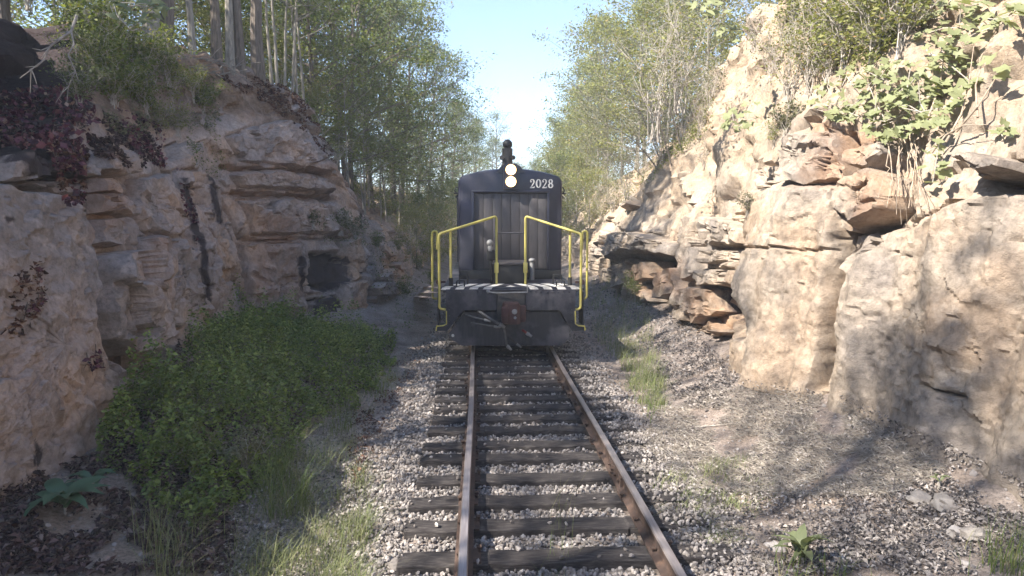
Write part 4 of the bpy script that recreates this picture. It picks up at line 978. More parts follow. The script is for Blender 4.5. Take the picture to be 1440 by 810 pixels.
def plant_tree(kind, x, y, label, group=None, s=1.0, rz=None, z=None, tilt=(0, 0), cat='tree', name=None, fat=1.0):
    p = drop(x, y) if z is None else Vector((x, y, z))
    t = thing(name or 'tree', p-Vector((0, 0, .05)), label, cat, group, random.uniform(0, 6.28) if rz is None else rz)
    t.rotation_euler.x, t.rotation_euler.y = tilt; t.scale = (s*fat, s*fat, s)
    if label in BYKIND: t['label'] = BYKIND[label][kind]
    a, c = KIND[kind]; link('trunk', a, t); link('crown', c, t); return t
WOOD_L, BANK_L, BANK_R = 'wood_l', 'bank_l', 'bank_r'
BYKIND = {
 WOOD_L: {'full': 'grey green tree in the woods behind the left crest trunks', 'full2': 'bright green tree in the woods behind the left crest trunks', 'under': 'low bright green undergrowth tree between the left crest trunks', 'under2': 'low yellowish undergrowth tree between the left crest trunks'},
 BANK_L: {'full': 'grey green tree leaning over the line from the left bank beyond the layered cliff', 'full2': 'yellow green tree on the left bank beyond the layered cliff'},
 BANK_R: {'pale': 'pale yellow green tree on the sunny bank right of the locomotive', 'pale2': 'small grey green bushy tree on the sunny bank right of the locomotive', 'full': 'dark grey green tree far along the sunny right bank', 'full2': 'tall mid green tree far along the sunny right bank', 'under': 'low mid green bush tree at the foot of the sunny bank', 'under2': 'low yellowish bush tree at the foot of the sunny bank'}}
random.seed(77)
# trunks standing on the crest above the left cliff: base pixel, depth guess from the land itself
def crest_tree(px, py, kind, label, s=1.0, fat=1.0, group=None, Y=None):
    best = min(np.arange(14.5, 23, .05), key=lambda y_: abs(674+FPX*np.interp(y_, LEFT[:, 0], LEFT[:, 7])/y_-px))
    h = drop(float(np.interp(best, LEFT[:, 0], LEFT[:, 7]))-.15, float(best))
    return plant_tree(kind, h.x, h.y, label, group, s, fat=fat, tilt=(random.uniform(-.05, .05), random.uniform(-.07, .07)))
crest_tree(250, 84, 'tall2', 'thick pale trunk of a tall tree on the crest above the left cliff', 1.15, 1.0)
crest_tree(268, 86, 'tall', 'darker trunk close beside the thick pale trunk on the crest', 1.05, .75)
crest_tree(386, 116, 'tall', 'thick dark trunk of a tall tree above the layered pink cliff', 1.1, .8)
for px, py, k, s in ((333, 100, 'tall', .95), (350, 103, 'tall2', 1.0), (363, 106, 'tall', .9), (300, 96, 'tall2', .8)):
    crest_tree(px, py, k, 'slim straight trunk standing in a row on the crest above the left cliff', s, .7, 'slim trunks on the left crest')
for i, (px, py) in enumerate(((402, 124), (410, 128), (419, 132), (428, 140), (436, 146), (446, 152), (458, 160), (472, 178), (484, 200))):
    crest_tree(px, py, 'sapling2' if i % 2 else 'sapling', 'thin pale sapling in the thicket at the edge of the layered pink cliff', .9+.15*random.random(), .9, 'thin saplings on the cliff edge')
# woods behind the crest and away along the left bank
for (x, y, k, s) in ((-9.5, 19, 'full2', .85), (-8, 22, 'full', .8), (-11.5, 23, 'full2', 1.0), (-7, 25, 'under', 1.3), (-9.5, 27, 'full', 1.0), (-13, 28, 'full2', 1.0), (-6.5, 28.5, 'full2', .9), (-16, 25, 'full', 1.0), (-15, 20, 'full2', .95), (-12, 16.5, 'full', .8), (-18, 31, 'full2', 1.1), (-9, 33, 'full', 1.05), (-12.5, 35, 'full2', 1.1), (-20, 24, 'full', 1.0), (-10.5, 14, 'under', 1.2), (-7.6, 17.5, 'under2', .7), (-6.6, 19.5, 'under', .8), (-7.4, 20.5, 'under2', .9), (-8.6, 16.8, 'under', .8), (-6.2, 22, 'under2', 1.0)):
    plant_tree(k, x, y, WOOD_L, 'woods behind the left crest', s)
for (x, y, k, s, ty) in ((-5.0, 21.5, 'full2', .72, .05), (-4.6, 24, 'full', .78, .06), (-4.9, 26.5, 'full2', .9, .04), (-4.5, 29, 'full', .95, .06), (-5.0, 32, 'full2', 1.05, .07), (-4.3, 35, 'full', 1.05, .08), (-4.4, 39, 'full2', 1.08, .08), (-3.9, 43, 'full', 1.1, .08), (-3.6, 48, 'full2', 1.05, .08), (-3.0, 53, 'full', 1.05, .08), (-2.4, 58, 'full', 1.0, .08), (-1.4, 64, 'full2', 1.0, .05), (-.2, 71, 'full', 1.0, .05), (1.6, 79, 'full', 1.0, .0), (-7.5, 37, 'full2', 1.15, .0), (-7, 44, 'full', 1.2, 0), (-6.5, 52, 'full2', 1.2, 0)):
    plant_tree(k, x, y, BANK_L, 'trees along the far left bank', s, tilt=(0, ty))
for (x, y, s) in ((-4.1, 22, .8), (-3.9, 23.5, .7), (-4.2, 25.5, .85), (-3.9, 27.5, .8), (-4.0, 30, .9), (-3.8, 33, .9), (-3.5, 37, .9)):
    plant_tree('sapling' if int(x*10) % 2 else 'sapling2', x, y, 'thin leaning sapling rising from the shaded rocks beside the locomotive', 'saplings by the shaded rocks', s, tilt=(0, random.uniform(-.05, .12)))
for (x, y, s, k) in ((-4.5, 22.5, .6, 'under'), (-4.7, 20.6, .55, 'under2'), (-4.3, 27, .7, 'under'), (-4.2, 31, .8, 'under2'), (-4.2, 35, .8, 'under'), (-3.6, 41, .9, 'under')):
    plant_tree(k, x, y, 'low leafy bush on the slope behind the layered pink cliff', 'bushes on the left slope', s, cat='bush', name='bush')
# trees that stand left of and behind the viewer, whose tops dapple the other side
for (x, y, k, s) in ((-9.5, 11, 'airy', .92), (-8.5, 7.5, 'airy2', .9), (-10, 4, 'airy', .98), (-8.6, .5, 'airy2', .92), (-9.8, -3, 'airy', .98), (-8.8, -6.5, 'airy2', .98), (-11.5, -1, 'airy', 1.05), (-12, 8, 'airy', 1.05), (-9.2, 14.2, 'airy2', .92)):
    plant_tree(k, x, y, 'tall tree standing back from the edge of the left cliff', 'tall trees back from the left edge', s)
# right bank
for (x, y, k, s, ty) in ((8.0, 24, 'pale', .62, -.03), (7.4, 27, 'pale2', .8, -.05), (8.6, 28.5, 'pale', .9, 0), (7.0, 30.5, 'pale', .8, -.05), (8.8, 33, 'pale', 1.1, 0), (7.3, 35, 'pale2', 1.0, -.05), (9.2, 38, 'pale', 1.2, 0), (7.6, 41, 'pale', 1.1, -.05), (8.4, 46, 'pale', 1.25, 0), (7.8, 50, 'full', .95, -.05), (9.0, 55, 'full2', 1.0, 0), (9.0, 60, 'full', 1.0, -.03), (10.5, 66, 'full2', 1.0, 0), (11.5, 73, 'full', 1.0, -.03), (10.5, 30, 'pale', 1.15, 0), (11, 36, 'pale', 1.2, 0), (12, 44, 'full2', 1.1, 0), (6.4, 27.5, 'pale2', .5, 0), (6.2, 33, 'pale2', .6, 0), (6.6, 38, 'pale', .7, 0), (6.9, 44, 'pale2', .8, 0), (7.4, 53, 'pale', .8, 0)):
    plant_tree(k, x, y, BANK_R, 'trees on the sunny right bank', s, tilt=(0, ty))
for (x, y, k, s) in ((9.5, 21, 'pale', .7), (10, 17.5, 'pale2', .8), (9.0, 15, 'pale', .6), (11, 13, 'pale2', .85), (10.5, 24, 'pale', .85), (9.6, 11.5, 'pale', .6), (10.5, 9, 'pale2', .8)):
    plant_tree(k, x, y, 'small pale tree behind the top of the sandy slope', 'trees behind the sandy slope', s)
for (x, y, k, s) in ((5.6, 47, 'pale', .75), (6.0, 54, 'full2', .85), (6.6, 61, 'pale', .95), (7.6, 67, 'full', .95), (8.4, 75, 'full2', .9), (5.4, 38, 'under2', 1.1), (5.2, 43, 'under', 1.2), (5.4, 50, 'under2', 1.3), (6.6, 58, 'under', 1.4), (5.0, 31, 'under2', .8)):
    plant_tree(k, x, y, BANK_R, 'trees on the sunny right bank', s)
for (x, y, s, k) in ((-2.9, 29, .6, 'under2'), (-3.0, 33, .8, 'under'), (-2.7, 37, .9, 'under2'), (-2.6, 41, 1.0, 'under'), (-2.4, 46, 1.2, 'under2'), (-2.0, 51, 1.2, 'under'), (-1.4, 57, 1.3, 'under'), (-.4, 63, 1.3, 'under2'), (1.0, 70, 1.4, 'under'), (-4.6, 44, 1.4, 'under'), (-4.4, 50, 1.4, 'under2')):
    plant_tree(k, x, y, 'rounded bush low on the bank beyond the locomotive', 'bushes beyond the locomotive', s, cat='bush', name='bush')
# woods closing the far end of the line
for k in range(9):
    plant_tree(('full', 'full2', 'tall')[k % 3], 6+k*2.6-9, 88+random.uniform(-3, 6), 'distant tree closing the far end of the cutting', 'far end trees', 1.0)

# ---- twiggy shrubs -------------------------------------------------
def shrub_mesh(seed, H, stems, spread, leaf, nleaf, size, forks=4, r=.007):
    rr = random.Random(seed); g = np.random.default_rng(seed); b = MB(); tips = []
    for k in range(stems):
        a = rr.uniform(0, 6.28); out = rr.uniform(.15, 1)*spread; q = [Vector((rr.uniform(-.08, .08), rr.uniform(-.08, .08), -.1))]; m = 6
        for j in range(1, m+1):
            t = j/m; q.append(Vector((math.cos(a)*out*t**1.4+rr.uniform(-.05, .05)*H, math.sin(a)*out*t**1.4+rr.uniform(-.05, .05)*H, H*rr.uniform(.85, 1.1)*t*(1-.25*out/spread*t))))
        b.tube(q, [r*(1-.8*j/m) for j in range(m+1)], 5, False)
        for f in range(forks):
            i = rr.randint(1, m-1); d = Vector((rr.uniform(-1, 1), rr.uniform(-1, 1), rr.uniform(0, 1))).normalized(); l = H*rr.uniform(.15, .38)
            e = q[i]+d*l; mpt = q[i]+d*l*.5+Vector((rr.uniform(-.03, .03), rr.uniform(-.03, .03), .03)); b.tube([q[i], mpt, e], [r*.5, r*.35, r*.15], 4, False); tips += [e, mpt]
            for _ in range(2):
                e2 = mpt+Vector((rr.uniform(-1, 1), rr.uniform(-1, 1), rr.uniform(-.2, 1))).normalized()*l*.5; b.tube([mpt, e2], [r*.3, r*.12], 3, False); tips.append(e2)
        tips.append(q[-1])
    me = b.mesh('stems', M['twig'])
    ml = None
    if nleaf:
        T = np.array([t[:] for t in tips]); i = g.integers(0, len(T), nleaf); ml = leaf_obj_mesh('leaves', T[i]+g.normal(size=(nleaf, 3))*.05*H, size, M[leaf], g=g)
    return me, ml
SH = {'bare': shrub_mesh(1, 1.7, 14, .8, 'leaf_c', 600, .05), 'bare2': shrub_mesh(2, 1.3, 12, .9, 'leaf_grey', 400, .05), 'leafy': shrub_mesh(3, .9, 16, .6, 'leaf_c', 800, .055), 'leafy2': shrub_mesh(4, 1.0, 14, .6, 'leaf_a', 1600, .06), 'low': shrub_mesh(5, .45, 14, .4, 'leaf_grey', 900, .04, 2, .006), 'dark': shrub_mesh(6, 1.3, 16, .9, 'leaf_b', 1500, .075)}
def shrub(kind, px, py, label, group=None, s=1.0, Y=None, cat='shrub'):
    h, _ = hit_px(px, py)
    if h is None: h = at(px, py, Y or 14)
    t = thing('shrub', h, label, cat, group, random.uniform(0, 6.28)); t.scale = (s, s, s)
    a, l = SH[kind]; link('stems', a, t)
    if l: link('leaves', l, t)
    return t
G1 = 'pale twiggy shrub on the sandy slope above the cracked cliff block'
for px, py, k, s in ((1110, 150, 'bare', 1.0), (1140, 130, 'bare', 1.0), (1165, 120, 'leafy', 1.2), (1085, 110, 'bare2', .9), (1190, 100, 'leafy', 1.3), (1230, 90, 'leafy', 1.2), (1150, 80, 'leafy', 1.4), (1210, 60, 'leafy', 1.5), (1270, 70, 'leafy', 1.3), (1300, 40, 'leafy', 1.4), (1060, 70, 'bare2', 1.0), (1180, 50, 'leafy', 1.4), (1120, 40, 'leafy', 1.4), (1240, 40, 'leafy', 1.5)): shrub(k, px, py, G1, 'twiggy shrubs on the sandy slope', s)
for px, py, k, s in ((985, 190, 'bare', 1.2), (960, 200, 'bare', 1.1), (930, 235, 'bare', 1.2), (905, 250, 'bare2', 1.3), (1000, 150, 'bare2', 1.2), (955, 150, 'bare', 1.4), (920, 190, 'bare', 1.5), (990, 235, 'bare2', .7), (880, 285, 'bare', 1.1), (862, 300, 'bare2', 1.2), (845, 305, 'bare', 1.3), (830, 318, 'leafy', 1.5), (850, 270, 'bare', 1.5)):
    shrub(k, px, py, 'pale leafless shrub where the sandy slope meets the sunny trees', 'pale shrubs beside the sunny trees', s)
shrub('low', 1105, 190, 'low grey green herb clump on top of the square rock block', s=1.1); shrub('low', 1052, 300, 'small herb tuft growing at the foot of the sandy slope', s=.7)
shrub('leafy', 1090, 205, 'little leafy shrub rooted in a crack beside the square block', s=.5)
G2 = 'yellowish green shrub on the shaded slope above the left cliff'
for px, py, k, s in ((185, 130, 'leafy2', 1.1), (215, 120, 'leafy', 1.1), (160, 150, 'leafy2', .9), (240, 150, 'leafy', .9), (205, 160, 'leafy2', .8), (140, 110, 'leafy2', 1.2), (235, 115, 'leafy2', 1.0), (180, 95, 'leafy', 1.2), (150, 80, 'leafy2', 1.2), (270, 140, 'leafy', .8), (285, 160, 'leafy2', .8), (250, 190, 'leafy', .7), (225, 190, 'leafy', .7)): shrub(k, px, py, G2, 'shrubs on the shaded left slope', s)
for x_, y_ in ((-7.4, 6.2), (-7.9, 8.2), (-7.0, 4.6), (-8.0, 9.8)): plant_tree('under', x_, y_, 'bush added out of view to shade the dark hollow above the ledge', 'bushes added to shade the hollow', 1.0, cat='bush', name='bush')  # added outside the view so their crowns keep light off the hollow
for px, py, s in ((100, 20, 1.2), (118, 60, .8), (124, 120, .7), (40, 8, 1.0), (112, 150, .5)): shrub('dark', px, py, 'dark leafy shrub in the deep shade above the overhanging ledge', 'dark shrubs over the ledge', s)
for px, py, k, s in ((500, 260, 'leafy2', .9), (520, 290, 'bare', .8), (545, 310, 'leafy2', 1.0), (575, 325, 'bare', .9), (600, 330, 'leafy2', 1.0), (470, 240, 'bare2', .7), (455, 330, 'low', .9), (480, 325, 'low', 1.2), (500, 335, 'low', 1.2), (440, 318, 'low', .8), (560, 355, 'leafy2', .6), (590, 380, 'leafy2', .7), (530, 350, 'leafy2', .5), (610, 400, 'leafy2', .7), (570, 420, 'leafy2', .7)): shrub(k, px, py, 'shrub rooted among ledges of the left rocks near the locomotive', 'shrubs on the left rock ledges', s)
for px, py, s in ((885, 412, .6), (893, 420, .5)): shrub('leafy2', px, py, 'small dark green plant below the overhanging rock nose', 'plants below the rock nose', s)

# ---- dead branches -------------------------------------------------
def dead_branch(pts, r, label, group=None, name='dead_branch', mat='deadwood', fork=True, seed=0):
    rr = random.Random(seed); pts = [Vector(p) for p in pts]; o0 = pts[0].copy(); b = MB(); m = len(pts)
    b.tube([p-o0 for p in pts], [r*(1-.75*i/(m-1)) for i in range(m)], 7)
    if fork:
        for i in range(1, m-1):
            for _ in range(2):
                d = ((pts[i+1]-pts[i]).normalized()+Vector((rr.uniform(-1, 1), rr.uniform(-.6, .6), rr.uniform(-.8, .8)))).normalized(); l = (pts[-1]-pts[0]).length*rr.uniform(.1, .28)
                e = pts[i]+d*l; mm = pts[i]+d*l*.5+Vector((0, 0, rr.uniform(-.04, .04))); b.tube([pts[i]-o0, mm-o0, e-o0], [r*.5, r*.35, r*.15], 5)
    o = b.build(name, M[mat], None, True, o0); return tag(o, label, 'branch', group)
dead_branch([at(x, y, d) for x, y, d in ((108, 22, 6.6), (100, 44, 6.5), (84, 55, 6.4), (70, 66, 6.35), (62, 84, 6.3), (44, 98, 6.25), (28, 110, 6.2))], .013, 'bare pale forked branch hanging in the dark hollow above the ledge', seed=1)
dead_branch([at(x, y, d) for x, y, d in ((100, 44, 6.5), (104, 62, 6.45), (96, 78, 6.4), (106, 100, 6.4), (96, 122, 6.4), (94, 145, 6.4))], .009, 'thin pale twig hanging straight down beside the bare forked branch', seed=2)
rr = random.Random(9)
for k in range(12):
    x0 = 262+rr.random()*70; y0 = 88+rr.random()*22; h0, _ = hit_px(x0, y0)
    if h0 is None: continue
    a = rr.uniform(-.6, .6); L = rr.uniform(.8, 1.8); d = Vector((math.cos(a), rr.uniform(-.4, .3), math.sin(a)*.6))
    dead_branch([h0+Vector((0, 0, .06))+d*L*t+Vector((0, 0, .10*math.sin(3*t+k)))-d*L*.5 for t in (0, .25, .5, .75, 1)], .02, 'bleached dead branch in the brush heap below the crest trunks', 'brush heap on the left crest', seed=k)
for i, (pts, lab) in enumerate(((((960, 606), (985, 602), (1010, 600), (1045, 596)), 'long dry stick lying on straw right of the track'), (((1180, 700), (1200, 696), (1230, 690)), 'short dark stick lying on straw below the dappled cliff'))):
    dead_branch([hit_px(*p)[0]+Vector((0, 0, .02)) for p in pts], .012, lab, fork=False, seed=i, mat='twig')
# leaning bare stems on the right bank
for i, (a, bb) in enumerate((((930, 230), (870, 110)), ((945, 235), (905, 130)), ((925, 238), (850, 175)), ((960, 215), (915, 95)), ((905, 250), (845, 215)))):
    h, _ = hit_px(*a); e = at(*bb, h.y-1.0)
    dead_branch([h.lerp(e, t)+Vector((0, 0, .25*math.sin(math.pi*t))) for t in (0, .25, .5, .75, 1)], .022, 'slender leaning pale stem rising from the top of the sandy slope', 'leaning pale stems', seed=20+i, name='leaning_stem')
# roots hanging over the rocks on the right
for i in range(11):
    rr = random.Random(60+i); x0 = 1248+rr.random()*46; y0 = 178+rr.random()*25; pts = []
    x = x0
    for j in range(7):
        h, nrm = hit_px(x, y0+j*(10+rr.random()*12)); x += rr.uniform(-9, 6)
        if h is not None: pts.append(h-ray(x, y0)*(.10+.42*min(1, j/3)))
    if len(pts) > 3: dead_branch(pts, .007, 'thin root hanging down over the jutting tan rock', 'roots over the jutting rock', name='hanging_root', mat='root', fork=False, seed=i)
for i, pts in enumerate((((1345, 185), (1375, 150), (1400, 110), (1420, 70)), ((1330, 200), (1352, 160), (1362, 120), (1370, 60)), ((1375, 165), (1372, 120), (1384, 80)), ((1310, 215), (1330, 190), (1355, 176), (1390, 175)), ((1300, 180), (1322, 120), (1330, 60)))):
    dead_branch([hit_px(*p)[0]-ray(*p)*.25 for p in pts], .013, 'woody vine stem climbing the slope behind the broad leaves', 'vine stems on the right slope', name='climbing_liana', mat='root', fork=False, seed=40+i)

# ---- broad-leaved vines: each leaf an object ------------------------
def lobed_leaf(k):
    rr = random.Random(k); pts = [(0, 0)]
    for a, r in ((-150, .30), (-115, .52), (-80, .40), (-45, .66), (-20, .50), (0, .86), (20, .50), (45, .66), (80, .40), (115, .52), (150, .30)):
        a = R(a+rr.uniform(-6, 6)); r *= rr.uniform(.88, 1.12); pts.append((r*math.sin(a), r*math.cos(a)))
    V = [(x, y, .10*abs(x)*3*abs(x)-.18*y*y*rr.uniform(.5, 1.5)) for x, y in pts]+[(0, .45, -.05)]
    n = len(pts); F = [(n, i, i+1) for i in range(1, n-1)]+[(n, 0, 1), (n, n-1, 0)]
    me = bpy.data.meshes.new('leaf'); me.from_pydata(V, [], F); me.materials.append(M['leaf_vine']); me.polygons.foreach_set('use_smooth', [True]*len(F)); return me
LL = [lobed_leaf(k) for k in range(6)]
def vine(poly, count, size, label, off=(.08, .45), Y=None, seed=0, group=None, meshes=LL, stem=True, name='vine', cat='vine'):
    rr = random.Random(seed); xs_ = [p[0] for p in poly]; ys_ = [p[1] for p in poly]; spots = []
    while len(spots) < count:
        x, y = rr.uniform(min(xs_), max(xs_)), rr.uniform(min(ys_), max(ys_))
        if sd_poly(np.array([x]), np.array([y]), poly)[0] > 0: continue
        if Y: p = at(x, y, Y+rr.uniform(-.3, .3))
        else:
            h, _ = hit_px(x, y)
            if h is None: continue
            p = h-ray(x, y)*rr.uniform(*off)
        spots.append(p)
    o0 = sum(spots, Vector())/count; t = thing(name, o0, label, cat, group)
    for p in spots:
        l = link('leaf', meshes[rr.randrange(len(meshes))], t, p-o0); s = size*rr.uniform(.6, 1.25); l.scale = (s, s, s)
        nrm = Vector((rr.uniform(-.8, .4), -.55+rr.uniform(-.5, .5), .75+rr.uniform(-.4, .4))).normalized(); l.rotation_mode = 'QUATERNION'
        l.rotation_quaternion = nrm.to_track_quat('Z', 'Y') @ Euler((0, 0, rr.uniform(0, 6.28))).to_quaternion()
    if stem:
        for _ in range(max(3, count//7)):
            a, c = rr.choice(spots), rr.choice(spots)
            if .1 < (a-c).length < 1.2: mid_ = (a+c)/2+Vector((0, 0, rr.uniform(-.12, .05))); b = MB(); b.tube([a-o0-Vector((0, 0, .02)), mid_-o0, c-o0-Vector((0, 0, .02))], .005, 4); b.build('stem', M['twig'], t)
    return t
vine([(1135, 130), (1195, 92), (1260, 82), (1340, 95), (1352, 150), (1305, 192), (1235, 198), (1185, 170), (1140, 155)], 240, .13, 'big mat of broad pale green vine leaves draped over the right cliff edge', seed=1)
vine([(1290, 20), (1345, 0), (1440, 0), (1440, 30), (1400, 50), (1330, 70), (1290, 60)], 60, .15, 'broad-leaved vine hanging in the top of the right slope above the dark soil', seed=2)
vine([(1300, 62), (1360, 70), (1410, 100), (1400, 118), (1340, 130), (1300, 110)], 30, .14, 'broad vine leaves among woody stems beside the dark soil', seed=5)
vine([(1290, 195), (1330, 200), (1335, 250), (1310, 268), (1295, 230)], 10, .13, 'few bright vine leaves dangling below the big leaf mat', seed=3)
vine([(1395, 170), (1420, 160), (1425, 185), (1385, 190)], 7, .11, 'sparse creeping vine leaves on the bare sandy slope', seed=6)
vine([(962, 4), (1005, 0), (1050, 30), (1048, 62), (1020, 68), (990, 30)], 20, .20, 'leafy twig hanging in the air against the sunny trees', Y=12, seed=7)
vine([(1012, 158), (1040, 140), (1075, 140), (1070, 165), (1040, 188), (1018, 182)], 18, .16, 'leafy twig hanging in front of the sandy slope', Y=10.6, seed=8)
def ovate(k, w=.17):
    rr = random.Random(k); V = []; F = []; m = 7
    for i in range(m):
        t = i/(m-1); ww = w*math.sin(math.pi*min(1, .04+t*.96))**.8; z = .22*math.sin(math.pi*t*.8)-.35*t*t*rr.uniform(.7, 1.3)
        V += [(-ww, t, z+.10*ww), (0, t, z-.02), (ww, t, z+.10*ww)]
    for i in range(m-1): F += [(i*3, i*3+1, i*3+4, i*3+3), (i*3+1, i*3+2, i*3+5, i*3+4)]
    me = bpy.data.meshes.new('leaf'); me.from_pydata(V, [], F); me.materials.append(M['leaf_broad']); me.polygons.foreach_set('use_smooth', [True]*len(F)); return me
OV = [ovate(k) for k in range(4)]
OVG = [m.copy() for m in OV]
for m in OVG: m.materials[0] = M['leaf_vine']
vine([(150, 0), (245, 0), (235, 22), (200, 40), (160, 28)], 60, .16, 'leafy green branch hanging in at the top above the shaded slope', Y=7.5, seed=11, meshes=OVG, name='hanging_branch', cat='branch')
def rosette(px, py, n, L, label, seed, mats=OV, elev=(.15, .6)):
    h, _ = hit_px(px, py); rr = random.Random(seed); t = thing('broadleaf_plant', h, label, 'plant')
    for k in range(n):
        l = link('leaf', mats[k % 4], t, (rr.uniform(-.03, .03), rr.uniform(-.03, .03), .06+.05*rr.random())); s = L*rr.uniform(.75, 1.15); l.scale = (s, s, s)
        l.rotation_euler = (rr.uniform(*elev), rr.uniform(-.3, .3), k*2*math.pi/n+rr.uniform(-.3, .3))
    b = MB(); b.tube([(0, 0, -.05), (0, 0, .10)], [.014, .01], 6); b.build('stem', M['twig'], t)
rosette(92, 722, 12, .34, 'dark broad-leaved plant on the litter below the big grey slab', 1)
rosette(128, 694, 7, .24, 'smaller broad-leaved plant close to the foot of the grey slab', 2)
rosette(1128, 796, 13, .24, 'low pale leafy weed on bare ground at the right of the track', 3, OVG, (.3, 1.0))
rosette(1320, 688, 5, .09, 'tiny leafy weed at the foot of the dappled cliff', 4, OVG, (.3, .9))

def creeper(poly, n, size, label, off=(.02, .35), mat='leaf_purple'):
    q = np.array(poly); P = []
    rr = random.Random(n)
    while len(P) < n:
        x, y = rr.uniform(q[:, 0].min(), q[:, 0].max()), rr.uniform(q[:, 1].min(), q[:, 1].max())
        if sd_poly(np.array([x]), np.array([y]), poly)[0] > 0: continue
        h, _ = hit_px(x, y)
        if h is not None and h.y < 25: P.append((h-ray(x, y)*rr.uniform(*off))[:])
        else: P.append(at(x, y, 8.5+rr.uniform(-.4, .4))[:])
    P = np.array(P); c = fbm(P*2.2, 3); P = P[c > -.12]
    o0 = P.mean(0); t = thing('creeper', Vector(o0), label, 'creeper'); link('foliage', leaf_obj_mesh('foliage', P-o0, size, M[mat], up=.2, aspect=.75), t)
    for k in range(7):
        i = rr.randrange(len(P)); s0 = Vector(P[i]-o0); b = MB(); b.tube([s0+Vector((0, 0, .08)), s0+Vector((rr.uniform(-.03, .03), 0, 0)), s0+Vector((rr.uniform(-.06, .06), -.02, -.10))], [.004, .003, .002], 5); b.build('stem', M['bark'], t)
    return t
creeper([(0, 130), (60, 120), (120, 120), (140, 170), (120, 215), (60, 210), (0, 205)], 1300, .075, 'dark purple red creeper hanging in the hollow above the left ledge', (.1, 1.0))
creeper([(60, 190), (118, 205), (120, 285), (95, 290), (78, 240)], 900, .07, 'purple creeper spilling down over the ledge of the left cliff')
creeper([(165, 150), (230, 175), (235, 235), (205, 232), (180, 195)], 450, .075, 'purple creeper patch beside the yellowish shrubs on the left slope')
creeper([(245, 236), (262, 240), (285, 330), (275, 345), (258, 290)], 300, .06, 'thin strip of dark creeper running down the joint of the left cliff', (.02, .1))
creeper([(20, 395), (60, 368), (66, 420), (35, 470), (0, 482), (4, 465), (36, 440)], 200, .055, 'small purple creeper clinging to the big grey slab', (.01, .07))
creeper([(120, 505), (140, 490), (150, 530), (130, 545)], 120, .05, 'tiny dark red creeper beside the foot of the hanging slab', (.02, .1))
# ---- ground cover, grass, litter -----------------------------------
g = np.random.default_rng(31)
GC = [(150, 650), (138, 600), (170, 555), (235, 535), (250, 480), (300, 462), (340, 448), (430, 450), (515, 458), (556, 472), (550, 505), (505, 555), (440, 590), (405, 640), (345, 700), (300, 725), (215, 700)]
n = 230000; x = g.uniform(-5.2, -.6, n); y = 5.2+12.5*g.random(n); z0 = floor_z(x, y); P = np.stack([x, y, z0+.12], 1)
px, py = project(P); sdv = sd_poly(px+20*fbm(P*1.6, 4), py+14*fbm(P*1.6+9, 4), GC); ok = (sdv < 0) & (x > base_line(LEFT, y)-.3); P, sdv, z0 = P[ok], sdv[ok], z0[ok]
hm = (.14+.55*sstep(0, 50, -sdv))*(.8+1.3*fbm(P*np.array((1.5, 1.5, 0)), 4)); hm = hm+.38*(1-sstep(.1, 1.5, P[:, 0]-base_line(LEFT, P[:, 1])))*sstep(0, 40, -sdv)*sstep(9.5, 12.5, P[:, 1]); hm = np.clip(hm, .05, 1.3)
clump = fbm(P*np.array((5, 5, 0)), 3)
keep = (g.random(len(P)) < np.clip(.7+1.2*clump, .18, 1)); P, hm, z0, clump = P[keep], hm[keep], z0[keep], clump[keep]
P[:, 2] = z0+hm*(g.random(len(P))**.45)+.22*clump
for k in range(16):
    px_, py_ = random.Random(k).uniform(200, 500), random.Random(k+50).uniform(480, 690)
    if sd_poly(np.array([px_]), np.array([py_]), GC)[0] < -8: shrub('leafy2' if k % 3 else 'low', px_, py_, 'weedy shoot standing up out of the green ground cover', 'weeds in the ground cover', .55 if k % 3 else 1.1, cat='weed')
tag(link('ground_cover', leaf_obj_mesh('ground_cover', P, .047, M['leaf_cover'], g=g, up=.9, aspect=.62)), 'dense low bright green ground cover at the foot of the left cliff', 'ground cover', kind='stuff')
print('cover', len(P))
def blades(P, h, w, bend_, g):
    n = len(P); a = g.uniform(0, 6.28, n); a = np.where(g.random(n) < .3, .6+.5*g.normal(size=n), a); d = np.stack([np.cos(a), np.sin(a), 0*a], 1); s = np.stack([-np.sin(a), np.cos(a), 0*a], 1); bd = bend_*g.uniform(.2, 1.9, n)
    lev = (0, .4, .75, 1.0); V = []
    for t in lev:
        c = P+np.array((0, 0, 1))*(h*t*(1-.25*bd*t))[:, None]+d*(h*bd*t*t)[:, None]; ww = (w*(1-t*.92))[:, None]; V += [c+s*ww, c-s*ww]
    V = np.stack(V, 1).reshape(-1, 3); i = np.arange(n)[:, None]*8
    F = np.concatenate([i+np.array([[k, k+1, k+3, k+2]]) for k in (0, 2, 4)], 1).reshape(-1, 4); return V, F
